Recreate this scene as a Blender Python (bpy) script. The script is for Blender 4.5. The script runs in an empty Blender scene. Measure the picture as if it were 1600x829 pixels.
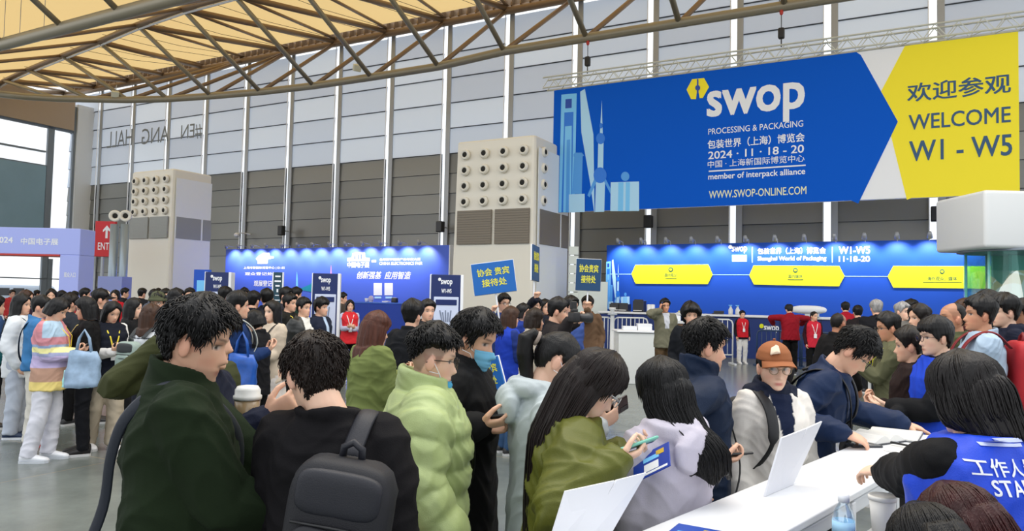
import bpy, bmesh, math, random
import numpy as np
from mathutils import Vector, Matrix, Euler

S = bpy.context.scene
COL = S.collection
random.seed(7)
rng = np.random.default_rng(7)

# ------------------------------------------------------------------ camera, world, lights, exposure
FPX, HOR, SLOPE, CAMZ = 1150.0, 466.0, .021, 1.75
_th = math.atan((HOR-414.5)/FPX); _r = math.atan(SLOPE)
C_F = np.array([0, math.cos(_th), math.sin(_th)])
_U0 = np.array([0, -math.sin(_th), math.cos(_th)])
C_R = np.array([math.cos(_r), 0, 0])+_U0*math.sin(_r)
C_U = np.array([-math.sin(_r), 0, 0])+_U0*math.cos(_r)
C_O = np.array([0, 0, CAMZ])
cam = bpy.data.cameras.new('camera'); cam.sensor_width = 36; cam.lens = 36*FPX/1600
cam.clip_start = .05; cam.clip_end = 300
cam.dof.use_dof = False
camo = bpy.data.objects.new('camera', cam); COL.objects.link(camo)
M = Matrix.Identity(4)
for i in range(3):
    M[i][0] = C_R[i]; M[i][1] = C_U[i]; M[i][2] = -C_F[i]; M[i][3] = C_O[i]
camo.matrix_world = M
S.camera = camo

world = bpy.data.worlds.new('daylight'); S.world = world; world.use_nodes = True
wn = world.node_tree.nodes; wn.clear()
_bg = wn.new('ShaderNodeBackground'); _bg.inputs[0].default_value = (.93, .965, 1, 1); _bg.inputs[1].default_value = 1.0
_wo = wn.new('ShaderNodeOutputWorld'); world.node_tree.links.new(_bg.outputs[0], _wo.inputs[0])
S.view_settings.view_transform = 'Standard'; S.view_settings.look = 'None'
S.view_settings.exposure = 0.5; S.view_settings.gamma = 1.0; S.view_settings.use_curve_mapping = False

def area_light(name, loc, rot, size, sizey, power, color=(1, 1, 1)):
    l = bpy.data.lights.new(name, 'AREA'); l.shape = 'RECTANGLE'; l.size = size; l.size_y = sizey
    l.energy = power; l.color = color
    o = bpy.data.objects.new(name, l); COL.objects.link(o); o.location = loc; o.rotation_euler = rot
    return o
# one unseen area light added as overhead fill, standing in for the hall lamps
area_light('hall_fill_light', (2, 6, 11), (0, 0, 0), 14, 8, 900, (1, .97, .92))

# ------------------------------------------------------------------ helpers
def srgb(r, g, b):
    f = lambda c: (c/255/12.92 if c/255 <= .04045 else ((c/255+.055)/1.055)**2.4)
    return (f(r), f(g), f(b))
def ray(px, py): return C_F+(px-800)/FPX*C_R-(py-414.5)/FPX*C_U
def at(px, py, Y):
    d = ray(px, py); return C_O+d*(Y/d[1])
class Plane:
    """a board's own frame: origin, right and up axes; pixel -> (s, h) on it"""
    def __init__(self, o, r, u):
        self.o = np.array(o, float); self.r = np.array(r, float); self.u = np.array(u, float)
        self.r /= np.linalg.norm(self.r); self.u /= np.linalg.norm(self.u); self.n = np.cross(self.r, self.u)
    def sh(self, px, py):
        q = ray(px, py); s = ((self.o-C_O)@self.n)/(q@self.n); p = C_O+q*s-self.o
        return p@self.r, p@self.u
    def p(self, s, h, out=0.): return self.o+s*self.r+h*self.u+out*self.n
    def mat(self, s=0, h=0, out=0.):
        m = Matrix.Identity(4); o = self.p(s, h, out)
        for i in range(3): m[i][0] = self.r[i]; m[i][1] = self.u[i]; m[i][2] = self.n[i]; m[i][3] = o[i]
        return m
WA = math.radians(28.4)
W = np.array([math.cos(WA), -math.sin(WA), 0]); N = np.array([-math.sin(WA), -math.cos(WA), 0]); W0 = np.array([0, 34., 0])
def wp(t, d, z): return W0+t*W+d*N+np.array([0, 0, z])
def wallplane(d): return Plane(W0+d*N, W, (0, 0, 1))

MATS = {}
def mat(name, color, rough=.6, metal=0., spec=.5, bump=0., bscale=80., var=0., vscale=6., stretch=None, attr=None, sheen=0., sss=0., emit=None, coat=0.):
    key = (name, color, rough, metal, bump, bscale, var, vscale, attr, emit)
    if key in MATS: return MATS[key]
    m = bpy.data.materials.new(name); m.use_nodes = True
    nt = m.node_tree; b = nt.nodes['Principled BSDF']
    b.inputs['Roughness'].default_value = rough; b.inputs['Metallic'].default_value = metal
    b.inputs['Specular IOR Level'].default_value = spec
    b.inputs['Base Color'].default_value = (*color, 1)
    if sheen: b.inputs['Sheen Weight'].default_value = sheen
    if coat: b.inputs['Coat Weight'].default_value = coat
    if sss:
        b.inputs['Subsurface Weight'].default_value = sss; b.inputs['Subsurface Radius'].default_value = (.012, .005, .003)
    if emit:
        b.inputs['Emission Color'].default_value = (*color, 1); b.inputs['Emission Strength'].default_value = emit
    src = None
    if attr:
        a = nt.nodes.new('ShaderNodeAttribute'); a.attribute_name = attr
        nt.links.new(a.outputs['Color'], b.inputs['Base Color']); src = a.outputs['Color']
    if bump or var:
        tc = nt.nodes.new('ShaderNodeTexCoord'); mp = nt.nodes.new('ShaderNodeMapping')
        if stretch: mp.inputs['Scale'].default_value = stretch
        nt.links.new(tc.outputs['Object'], mp.inputs['Vector'])
    if var:
        nz = nt.nodes.new('ShaderNodeTexNoise'); nz.inputs['Scale'].default_value = vscale; nz.inputs['Detail'].default_value = 4
        nt.links.new(mp.outputs['Vector'], nz.inputs['Vector'])
        mr = nt.nodes.new('ShaderNodeMapRange'); mr.inputs[1].default_value = .3; mr.inputs[2].default_value = .7
        mr.inputs[3].default_value = 1-var; mr.inputs[4].default_value = 1+var
        nt.links.new(nz.outputs['Fac'], mr.inputs[0])
        mx = nt.nodes.new('ShaderNodeMix'); mx.data_type = 'RGBA'; mx.blend_type = 'MULTIPLY'; mx.inputs['Factor'].default_value = 1
        if src is not None: nt.links.new(src, mx.inputs[6])
        else: mx.inputs[6].default_value = (*color, 1)
        nt.links.new(mr.outputs[0], mx.inputs[7]); nt.links.new(mx.outputs[2], b.inputs['Base Color'])
    if bump:
        n2 = nt.nodes.new('ShaderNodeTexNoise'); n2.inputs['Scale'].default_value = bscale; n2.inputs['Detail'].default_value = 3
        nt.links.new(mp.outputs['Vector'], n2.inputs['Vector'])
        bp = nt.nodes.new('ShaderNodeBump'); bp.inputs['Strength'].default_value = bump; bp.inputs['Distance'].default_value = .004
        nt.links.new(n2.outputs['Fac'], bp.inputs['Height']); nt.links.new(bp.outputs['Normal'], b.inputs['Normal'])
    MATS[key] = m
    return m
def glassmat(name, color, alpha_mix=.85, rough=.03):
    if name in MATS: return MATS[name]
    m = bpy.data.materials.new(name); m.use_nodes = True; nt = m.node_tree; nt.nodes.clear()
    o = nt.nodes.new('ShaderNodeOutputMaterial'); t = nt.nodes.new('ShaderNodeBsdfTransparent'); t.inputs[0].default_value = (*color, 1)
    g = nt.nodes.new('ShaderNodeBsdfGlossy'); g.inputs[1].default_value = rough; g.inputs[0].default_value = (1, 1, 1, 1)
    x = nt.nodes.new('ShaderNodeMixShader'); x.inputs[0].default_value = 1-alpha_mix
    nt.links.new(t.outputs[0], x.inputs[1]); nt.links.new(g.outputs[0], x.inputs[2]); nt.links.new(x.outputs[0], o.inputs[0])
    MATS[name] = m; return m
def transmat(name, color, mix=.6):
    if name in MATS: return MATS[name]
    m = bpy.data.materials.new(name); m.use_nodes = True; nt = m.node_tree; nt.nodes.clear()
    o = nt.nodes.new('ShaderNodeOutputMaterial'); t = nt.nodes.new('ShaderNodeBsdfTranslucent'); t.inputs[0].default_value = (*color, 1)
    d = nt.nodes.new('ShaderNodeBsdfDiffuse'); d.inputs[0].default_value = (*color, 1)
    x = nt.nodes.new('ShaderNodeMixShader'); x.inputs[0].default_value = mix
    nt.links.new(d.outputs[0], x.inputs[1]); nt.links.new(t.outputs[0], x.inputs[2]); nt.links.new(x.outputs[0], o.inputs[0])
    MATS[name] = m; return m

class MB:
    def __init__(self): self.v = []; self.f = []; self.m = []; self.mi = 0
    def add(self, vs, fs):
        k = len(self.v); self.v.extend([tuple(map(float, p)) for p in vs])
        for q in fs: self.f.append(tuple(i+k for i in q)); self.m.append(self.mi)
    def rings(self, R, caps=True, closed=True):
        n = len(R[0]); vs = [p for r in R for p in r]; fs = []
        for i in range(len(R)-1):
            for j in range(n if closed else n-1):
                a = i*n+j; b = i*n+(j+1) % n
                fs.append((a, b, b+n, a+n))
        if caps and closed:
            fs.append(tuple(range(n-1, -1, -1))); fs.append(tuple(range((len(R)-1)*n, len(R)*n)))
        self.add(vs, fs)
    def tube(self, pts, rad, n=12, ref=None, round_ends=False):
        P = [np.array(p, float) for p in pts]
        rad = [rad]*len(P) if np.isscalar(rad) else list(rad)
        rad = [(r, r) if np.isscalar(r) else r for r in rad]
        if round_ends:
            d0 = P[0]-P[1]; d0 /= np.linalg.norm(d0)+1e-9; d1 = P[-1]-P[-2]; d1 /= np.linalg.norm(d1)+1e-9
            a0 = rad[0]; a1 = rad[-1]; m0 = min(a0); m1 = min(a1)
            P = [P[0]+d0*m0*.95, P[0]+d0*m0*.7]+P+[P[-1]+d1*m1*.7, P[-1]+d1*m1*.95]
            rad = [(a0[0]*.3, a0[1]*.3), (a0[0]*.72, a0[1]*.72)]+rad+[(a1[0]*.72, a1[1]*.72), (a1[0]*.3, a1[1]*.3)]
        R = []; u = None
        for i, p in enumerate(P):
            d = (P[min(i+1, len(P)-1)]-P[max(i-1, 0)]); d = d/(np.linalg.norm(d)+1e-9)
            if u is None:
                u = np.array(ref, float) if ref is not None else (np.array([1., 0, 0]) if abs(d[0]) < .8 else np.array([0, 1., 0]))
            u = u-d*(u@d); u = u/(np.linalg.norm(u)+1e-9); w = np.cross(d, u)
            R.append([p+u*rad[i][0]*math.cos(a)+w*rad[i][1]*math.sin(a) for a in np.linspace(0, 2*math.pi, n, endpoint=False)])
        self.rings(R)
    def box(self, c, s, rot=None):
        c = np.array(c, float); s = np.array(s, float)/2
        v = np.array([(x, y, z) for x in (-1, 1) for y in (-1, 1) for z in (-1, 1)])*s
        if rot is not None: v = v@np.array(rot).T
        self.add(v+c, [(0, 1, 3, 2), (4, 6, 7, 5), (0, 4, 5, 1), (2, 3, 7, 6), (0, 2, 6, 4), (1, 5, 7, 3)])
    def rbox(self, c, s, r=.02, rot=None, seg=3):
        """box with rounded edges"""
        bm = bmesh.new(); bmesh.ops.create_cube(bm, size=1)
        for v in bm.verts: v.co = Vector((v.co.x*s[0], v.co.y*s[1], v.co.z*s[2]))
        bmesh.ops.bevel(bm, geom=bm.edges[:], offset=min(r, min(s)*.49), segments=seg, profile=.5, affect='EDGES')
        vs = np.array([v.co for v in bm.verts]); fs = [tuple(v.index for v in f.verts) for f in bm.faces]; bm.free()
        if rot is not None: vs = vs@np.array(rot).T
        self.add(vs+np.array(c, float), fs)
    def sup(self, c, s, e=1., rot=None, nu=20, nv=14):
        """superellipsoid: e=1 ball, e<1 boxier"""
        sg = lambda x, p: math.copysign(abs(x)**p, x)
        R = []
        for v in np.linspace(-math.pi/2+.02, math.pi/2-.02, nv):
            R.append([(s[0]*sg(math.cos(v), e)*sg(math.cos(a), e), s[1]*sg(math.cos(v), e)*sg(math.sin(a), e), s[2]*sg(math.sin(v), e)) for a in np.linspace(0, 2*math.pi, nu, endpoint=False)])
        A = np.array(R)
        if rot is not None: A = A@np.array(rot).T
        self.rings(list(A+np.array(c, float)))
    def lathe(self, prof, n=20, c=(0, 0, 0), axis=None):
        R = [[(r*math.cos(a), r*math.sin(a), z) for a in np.linspace(0, 2*math.pi, n, endpoint=False)] for r, z in prof]
        A = np.array(R)
        if axis is not None:
            q = Vector((0, 0, 1)).rotation_difference(Vector(axis)).to_matrix(); A = A@np.array(q).T
        self.rings(list(A+np.array(c, float)))
    def prism(self, poly, z0, z1):
        n = len(poly); vs = [(x, y, z0) for x, y in poly]+[(x, y, z1) for x, y in poly]
        self.add(vs, [tuple(range(n-1, -1, -1)), tuple(range(n, 2*n))]+[(i, (i+1) % n, (i+1) % n+n, i+n) for i in range(n)])
    def xf(self, m):
        A = np.array(m)[:3]; self.v = [tuple(A[:, :3]@np.array(p)+A[:, 3]) for p in self.v]; return self
    def mesh(self, name, mats, smooth=False):
        me = bpy.data.meshes.new(name); me.from_pydata(self.v, [], self.f)
        for m in (mats if isinstance(mats, (list, tuple)) else [mats]): me.materials.append(m)
        if any(self.m): me.polygons.foreach_set('material_index', self.m)
        if smooth: me.polygons.foreach_set('use_smooth', [True]*len(me.polygons))
        bm = bmesh.new(); bm.from_mesh(me); bmesh.ops.recalc_face_normals(bm, faces=bm.faces); bm.to_mesh(me); bm.free()
        me.update()
        return me
    def obj(self, name, mats, parent=None, smooth=False):
        return link(name, self.mesh(name, mats, smooth), parent)
def link(name, data, parent=None):
    o = bpy.data.objects.new(name, data); COL.objects.link(o)
    if parent is not None: o.parent = parent
    return o
def tag(o, label, cat, group=None, kind=None):
    o['label'] = label; o['category'] = cat
    if group: o['group'] = group
    if kind: o['kind'] = kind
    return o
def struct(o): o['kind'] = 'structure'; return o
def thing(name, label, cat, m=None, group=None):
    o = link(name, None); tag(o, label, cat, group); o.empty_display_size = .1
    if m is not None: o.matrix_world = m
    return o
def T(x, y, z): return Matrix.Translation((x, y, z))

def embolden(me, a, wy, wx):
    """bold face: the same glyph faces repeated with small shifts"""
    fs = [tuple(p.vertices) for p in me.polygons]; n = len(a); V = []; F = []
    for k, (dx, dy) in enumerate(((-wx, -wy), (wx, -wy), (-wx, wy), (wx, wy), (0, 0))):
        q = a.copy(); q[:, 0] += dx; q[:, 1] += dy; q[:, 2] += k*.00004
        V.extend(q.tolist()); F.extend([tuple(i+k*n for i in f) for f in fs])
    m2 = bpy.data.meshes.new('lettering'); m2.from_pydata(V, [], F); bpy.data.meshes.remove(me); return m2
# lettering: real raised characters from the built-in typeface
def letters(parent, s, cx, cy, w, h, m, out=.004, weight=0., shear=0., thick=.002, keep=False, name='lettering', label=None):
    cu = bpy.data.curves.new('txt', 'FONT'); cu.body = s; cu.size = 1; cu.align_x = 'LEFT'; cu.shear = shear
    cu.resolution_u = 3
    o = bpy.data.objects.new('txt', cu); COL.objects.link(o)
    dg = bpy.context.evaluated_depsgraph_get(); me = bpy.data.meshes.new_from_object(o.evaluated_get(dg))
    bpy.data.objects.remove(o); bpy.data.curves.remove(cu)
    n = len(me.vertices)
    if n == 0: return None
    a = np.empty(n*3); me.vertices.foreach_get('co', a); a = a.reshape(-1, 3)
    lo = a.min(0); hi = a.max(0); sz = np.maximum(hi-lo, 1e-6)
    kx = w/sz[0]; ky = h/sz[1]
    if keep: kx = ky = min(kx, ky)
    a[:, 0] = (a[:, 0]-(lo[0]+hi[0])/2)*kx+cx; a[:, 1] = (a[:, 1]-(lo[1]+hi[1])/2)*ky+cy; a[:, 2] = out
    me.vertices.foreach_set('co', a.ravel())
    if weight:
        me = embolden(me, a, weight*abs(ky)*.62, weight*abs(kx)*.75)
    me.materials.clear(); me.materials.append(m); me.name = name; me.update()
    if thick:
        bm = bmesh.new(); bm.from_mesh(me)
        r = bmesh.ops.extrude_face_region(bm, geom=bm.faces[:])
        for v in [g for g in r['geom'] if isinstance(g, bmesh.types.BMVert)]: v.co.z += thick
        bmesh.ops.recalc_face_normals(bm, faces=bm.faces)
        bm.to_mesh(me); bm.free()
    ob = link(name, me, parent)
    if label: ob['label'] = label
    return ob

# ------------------------------------------------------------------ the setting
BAY = 3.47; T0 = -3.73
def floor_mat():
    m = bpy.data.materials.new('polished_stone_floor'); m.use_nodes = True; nt = m.node_tree; b = nt.nodes['Principled BSDF']
    tc = nt.nodes.new('ShaderNodeTexCoord'); mp = nt.nodes.new('ShaderNodeMapping'); mp.inputs['Rotation'].default_value = (0, 0, WA)
    nt.links.new(tc.outputs['Object'], mp.inputs[0])
    br = nt.nodes.new('ShaderNodeTexBrick'); br.offset = 0; br.inputs['Scale'].default_value = 1
    br.inputs['Brick Width'].default_value = 2.4; br.inputs['Row Height'].default_value = 2.4; br.inputs['Mortar Size'].default_value = .012
    br.inputs['Color1'].default_value = (.15, .17, .16, 1); br.inputs['Color2'].default_value = (.175, .195, .18, 1); br.inputs['Mortar'].default_value = (.24, .22, .17, 1)
    nt.links.new(mp.outputs[0], br.inputs['Vector'])
    nz = nt.nodes.new('ShaderNodeTexNoise'); nz.inputs['Scale'].default_value = 1.6; nz.inputs['Detail'].default_value = 8; nz.inputs['Roughness'].default_value = .7
    nt.links.new(tc.outputs['Object'], nz.inputs['Vector'])
    mr = nt.nodes.new('ShaderNodeMapRange'); mr.inputs[1].default_value = .3; mr.inputs[2].default_value = .7; mr.inputs[3].default_value = .78; mr.inputs[4].default_value = 1.2
    nt.links.new(nz.outputs[0], mr.inputs[0])
    mx = nt.nodes.new('ShaderNodeMix'); mx.data_type = 'RGBA'; mx.blend_type = 'MULTIPLY'; mx.inputs[0].default_value = 1
    nt.links.new(br.outputs[0], mx.inputs[6]); nt.links.new(mr.outputs[0], mx.inputs[7]); nt.links.new(mx.outputs[2], b.inputs['Base Color'])
    b.inputs['Roughness'].default_value = .24; b.inputs['Specular IOR Level'].default_value = .5
    return m
mb = MB(); mb.box((0, 20, -.1), (110, 90, .2)); struct(mb.obj('floor', floor_mat()))

def louvre(name, c):
    m = mat(name, c, .22, 0, bump=.04, bscale=.9, stretch=(1, 1, 4)); nt = m.node_tree; b = nt.nodes['Principled BSDF']; o = [n for n in nt.nodes if n.type == 'OUTPUT_MATERIAL'][0]
    t = nt.nodes.new('ShaderNodeBsdfTranslucent'); t.inputs[0].default_value = (c[0]*1.3, c[1]*1.3, c[2]*1.28, 1)
    x = nt.nodes.new('ShaderNodeMixShader'); x.inputs[0].default_value = .45
    nt.links.new(b.outputs[0], x.inputs[1]); nt.links.new(t.outputs[0], x.inputs[2]); nt.links.new(x.outputs[0], o.inputs[0]); return m
# back wall: overlapping metal panels below, translucent louvre glass above
steel = [mat('wall_metal_%d' % i, c, .42, .35, bump=.05, bscale=3) for i, c in enumerate([(.245, .25, .24), (.28, .283, .268), (.22, .225, .217)])]
pane = [louvre('louvre_glass_%d' % i, c) for i, c in enumerate([(.56, .61, .70), (.64, .69, .77), (.51, .55, .63)])]
lap_shade = mat('wall_lap_shade', (.06, .065, .07), .6)  # near-black paints the shadow line under each panel lap; backing sheet shares it
ZB = 8.75
rows = [(i*ZB/9, (i+1)*ZB/9) for i in range(9)]+[(ZB+i*1.25, ZB+(i+1)*1.25) for i in range(5)]
mb = MB()
n0, n1 = -9, 9
for n in range(n0, n1):
    ta = T0+n*BAY; tb = ta+BAY
    for k, (z0, z1) in enumerate(rows):
        up = k >= 9 or (n < -4 and k >= 9)
        mb.mi = (3+rng.integers(3)) if up else rng.integers(3)
        o = .10 if up else .07
        tc, td = ta-.03, tb-.29
        a, b, c, d = wp(tc, o, z0), wp(td, o, z0), wp(td, .02, z1+.02), wp(tc, .02, z1+.02)
        mb.add([a, b, c, d], [(0, 1, 2, 3)])
        mb.mi = 6
        mb.add([wp(tc, o, z0), wp(td, o, z0), wp(td, .0, z0-.03), wp(tc, .0, z0-.03)], [(0, 1, 2, 3)])
    mb.mi = 6; mb.add([wp(tc, -.02, -.2), wp(td, -.02, -.2), wp(td, -.02, ZB), wp(tc, -.02, ZB)], [(0, 1, 2, 3)])
wall = struct(mb.obj('wall_back', steel+pane+[lap_shade]))
white_al = mat('white_aluminium', (.86, .88, .92), .35); grey_al = mat('grey_aluminium', (.42, .45, .49), .4, .2)
for n in range(n0+1, n1):
    t = T0+n*BAY; mb = MB()
    R3 = np.array([W, N, (0, 0, 1)]).T
    mb.box(wp(t-.30, .10, 7.6), (.03, .06, 15.2), R3); mb.mi = 1; mb.box(wp(t+.09, .13, 7.6), (.24, .06, 15.2), R3); mb.mi = 2; mb.box(wp(t-.16, .0, 7.6), (.26, .02, 15.2), R3)
    mb.obj('mullion', [white_al, grey_al, glassmat('window_glass', (.97, .985, 1), .92)], wall)
# faint dark lettering across the far panes, seen from behind (mirrored writing on the glass)
pl = wallplane(.16)
def pxletters(parent, P, s, x0, y0, x1, y1, m, out=.004, weight=0., loc=None, mirror=False, **k):
    """letters filling the picture box (x0,y0)-(x1,y1) on board P; mid-edges give the box"""
    xm, ym = (x0+x1)/2, (y0+y1)/2
    sa, _ = P.sh(x0, ym); sb, _ = P.sh(x1, ym); _, ha = P.sh(xm, y0); _, hb = P.sh(xm, y1)
    o = letters(parent, s, (sa+sb)/2, (ha+hb)/2, abs(sb-sa), abs(ha-hb), m, out, weight, **k)
    if o is not None and parent is None: o.matrix_world = P.mat()
    return o
glassink = mat('window_ink', (.22, .25, .28), .5)
for s, x0, x1 in (('#EN', 283, 316), ('ANG', 222, 264), ('HALL', 168, 207)):
    xm = (x0+x1)/2; y0, y1 = 192+(316-xm)*.09, 216+(316-xm)*.10
    sa, _ = pl.sh(x0, 205); sb, _ = pl.sh(x1, 205); _, ha = pl.sh(xm, y0); _, hb = pl.sh(xm, y1)
    o = letters(wall, s, 0, 0, abs(sb-sa), abs(ha-hb), glassink, .002)
    m4 = pl.mat((sa+sb)/2, (ha+hb)/2); m4 = m4 @ Matrix.Diagonal((-1, 1, 1, 1)); o.matrix_world = m4

# left end wall with its tall glazing
PE = Plane(wp(-32.6, 0, 0), -N, (0, 0, 1))
R3E = np.array([-N, (0, 0, 1), W]).T   # local x along wall, y up, z into the hall
def ebox(name, x0, y0, x1, y1, m, th=.2, out=0., parent=None, z0=None, z1=None, mbx=None):
    xm, ym = (x0+x1)/2, (y0+y1)/2
    sa, _ = PE.sh(x0, ym); sb, _ = PE.sh(x1, ym)
    ha = PE.sh(xm, y0)[1] if z1 is None else z1; hb = PE.sh(xm, y1)[1] if z0 is None else z0
    q = mbx or MB(); q.box(PE.p((sa+sb)/2, (ha+hb)/2, out), (abs(sb-sa), abs(ha-hb), th), R3E)
    if mbx is None: return q.obj(name, m, parent)
brushed = mat('brushed_metal_cladding', (.74, .78, .82), .45, .0, bump=.08, bscale=2, stretch=(1, 1, .2))
slate = mat('slate_blue_panel', (.24, .38, .48), .4, var=.06, vscale=.7)
frame_m = mat('dark_window_frame', (.20, .24, .29), .5)
wl = struct(ebox('wall_left', 114, 160, 157, 398, brushed, .5, z0=3.2, z1=14))
struct(ebox('trim_1', -260, 140, 114, 166, mat('tan_soffit', (.42, .33, .25), .6), .4, .1, z1=14.2))
struct(ebox('wall_left', -260, 233, 69, 353, slate, .25))
fr = MB()
for (a, b, c, d) in ((69, 166, 79, 462), (-260, 164, 114, 170), (-260, 206, 72, 209), (110, 166, 114, 398), (-260, 231, 72, 236), (72, 404, 80, 462), (120, 400, 123, 462), (-100, 404, -94, 462), (-260, 430, 140, 432)):
    ebox('', a, b, c, d, None, .18, .02, mbx=fr, z0=0 if d == 462 else None)
win = struct(fr.obj('window_1', frame_m))
for (a, b, c, d) in ((-260, 168, 71, 206), (-260, 209, 71, 231), (79, 170, 110, 400)):
    ebox('pane', a, b, c, d, glassmat('window_glass', (.97, .985, 1), .92), .03, .0, parent=win)
mb = MB(); 
for x in (128, 141):
    s, _ = PE.sh(x, 430); mb.tube([PE.p(s, 0, .3), PE.p(s, 3.3, .3)], .06, 8)
s0, _ = PE.sh(128, 430); s1, _ = PE.sh(141, 430)
for h in (.9, 1.9, 2.9): mb.tube([PE.p(s0, h, .3), PE.p(s1, h+.35, .3)], .04, 8)
struct(mb.obj('trim_2', grey_al))

# fabric roof and the tubular truss that carries it
tan = mat('bronze_painted_steel', (.25, .165, .095), .38, .25, spec=.6); khaki = mat('khaki_painted_steel', (.30, .265, .19), .35, .25, spec=.6)
fab = transmat('tensile_fabric', (.94, .655, .285), .62)
def zplane(px, py, z):
    q = ray(px, py); return C_O+q*((z-CAMZ)/q[2])
Lp = [zplane(x, y, 11.5) for x, y in [(0, 147), (40, 151), (90, 154), (142, 155), (200, 156), (262, 154.5), (330, 150), (407, 143.5), (490, 134), (580, 120.5), (685, 104)]]
Lp += [wp(t, 4.9, 11.5) for t in (2.1, 5.6, 9.1, 12.6, 16.1, 19.6)]
Rp = [wp(t, d, z) for t, d, z in ((-34.5, 5.6, 14), (-31, 6.4, 14), (-27.4, 7.03, 14), (-23.03, 7.66, 14), (-19.09, 8.17, 14), (-15.2, 8.79, 14), (-11.58, 9.16, 14))]+[wp(t, 9.25, 14) for t in (-8.3, -4.9, -1.4, 2.1, 5.6, 9.1, 12.6, 16.1, 19.6)]
Up = [wp(t, .55, 15.1) for t in [T0+BAY*i for i in range(-9, 8)]]
Fp = [wp(t, 14.1, 11.5) for t in (-28, -24, -19.8, -15.74, -11.66, -8.28, -4.9, -1.4, 2.1, 5.6, 9.1)]
R2 = [wp(t, 18.6, 14.2) for t in (-28, -24, -19.8, -15.74, -11.66, -8.28, -4.9, -1.4, 2.1, 5.6, 9.1)]
truss = thing('roof_truss', 'bronze tubular steel truss curving along under the golden fabric roof', 'roof truss')
truss['kind'] = 'structure'
def chord(pts, r, m, nm):
    q = MB(); q.tube(pts, r, 14); return q.obj(nm, m, truss, True)
chord(Lp, .17, khaki, 'lower_chord'); chord(Fp, .24, khaki, 'lower_chord'); chord(Rp, .13, tan, 'upper_chord'); chord(Up, .2, tan, 'wall_beam'); chord(R2, .14, tan, 'upper_chord')
lamp_pipe = MB(); lamp_pipe.tube([p+np.array([0, 0, -.16])-.1*N for p in Rp], .05, 8); lamp_pipe.obj('white_pipe', white_al, truss, True)
def strut(a, b, r, m):
    q = MB(); q.tube([a, b], r, 10); q.obj('diagonal', m, truss, True)
# lower chord nodes index 3.. line up with ridge nodes
for i in range(len(Lp)):
    j = i-1 if i >= 1 else 0
    if 0 <= j < len(Rp): strut(Lp[i], Rp[j] if i > 0 else Rp[0], .105, khaki)
def nearest(P, t): return min(P, key=lambda p: abs((p-W0)@W-t))
for i in range(3, len(Lp)):
    t = (Lp[i]-W0)@W
    strut(Lp[i], nearest(Up, t+2.0), .10, tan)
for i, r in enumerate(Rp):
    t = (r-W0)@W
    strut(r, nearest(Up, t-.4)+np.array([0, 0, .1]), .13, tan); strut(r, nearest(Up, t-3.4)+np.array([0, 0, .25]), .075, tan)
for i, q in enumerate(Fp):
    strut(q, R2[i], .11, khaki)
    t = (q-W0)@W
    strut(nearest(Rp, t+1.0), q, .085, tan)
# fabric strips: from the wall beam to the ridge, on to the next beam, and on again
def strip(A, B, name, sag=.0, nm=6):
    q = MB()
    n = min(len(A), len(B))
    for i in range(n-1):
        for k in range(nm):
            u0, u1 = k/nm, (k+1)/nm
            f = lambda u: (A[i]*(1-u)+B[i]*u+np.array([0, 0, -sag*math.sin(math.pi*u)]), A[i+1]*(1-u)+B[i+1]*u+np.array([0, 0, -sag*math.sin(math.pi*u)]))
            a, b = f(u0); c, d = f(u1); q.add([a, b, d, c], [(0, 1, 2, 3)])
    return q
ts = np.arange(-34, 23, 1.16)
def rz(t): return np.interp(t, [(p-W0)@W for p in Rp], [(p-W0)@N for p in Rp])
cv = MB()
for A, B, sg in ((lambda t: wp(t, .9, 15.45), lambda t: wp(t, rz(t), 14.45), .12), (lambda t: wp(t, rz(t), 14.45), lambda t: wp(t, 13.2, 15.9), .1), (lambda t: wp(t, 14.9, 15.9), lambda t: wp(t, 18.4, 14.6), .1), (lambda t: wp(t, 18.9, 14.6), lambda t: wp(t, 23, 16.2), .1)):
    q = strip([A(t) for t in ts], [B(t) for t in ts], '', sg); cv.add(q.v, q.f)
ceil = struct(cv.obj('ceiling', fab, None, True))
# seams and batten cables of the fabric
sm = MB()
for i, t in enumerate(ts):
    if i % 3 == 0: continue
    sm.tube([wp(t, .9, 15.36), wp(t, rz(t)*.55, 14.72), wp(t, rz(t)-.1, 14.36)], .012, 5)
sm.obj('batten_cable', mat('dark_cable', (.06, .05, .04), .6), ceil)
# brown gutter beams between strips, and the ribbed eave board over the wall beam
bb = MB(); bb.mi = 0
R3 = np.array([W, N, (0, 0, 1)]).T
bb.box(wp(-5, 14.05, 15.75), (58, 1.9, .5), R3); bb.box(wp(-5, 13.2, 15.2), (58, .25, .5), R3); bb.box(wp(-5, 14.9, 15.2), (58, .25, .5), R3)
bb.box(wp(-5, .35, 15.42), (58, .3, .55), R3); 
for i in range(120): bb.box(wp(-34+i*.48, .62, 15.42), (.07, .3, .42), R3)
struct(bb.obj('trim_3', tan))
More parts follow.
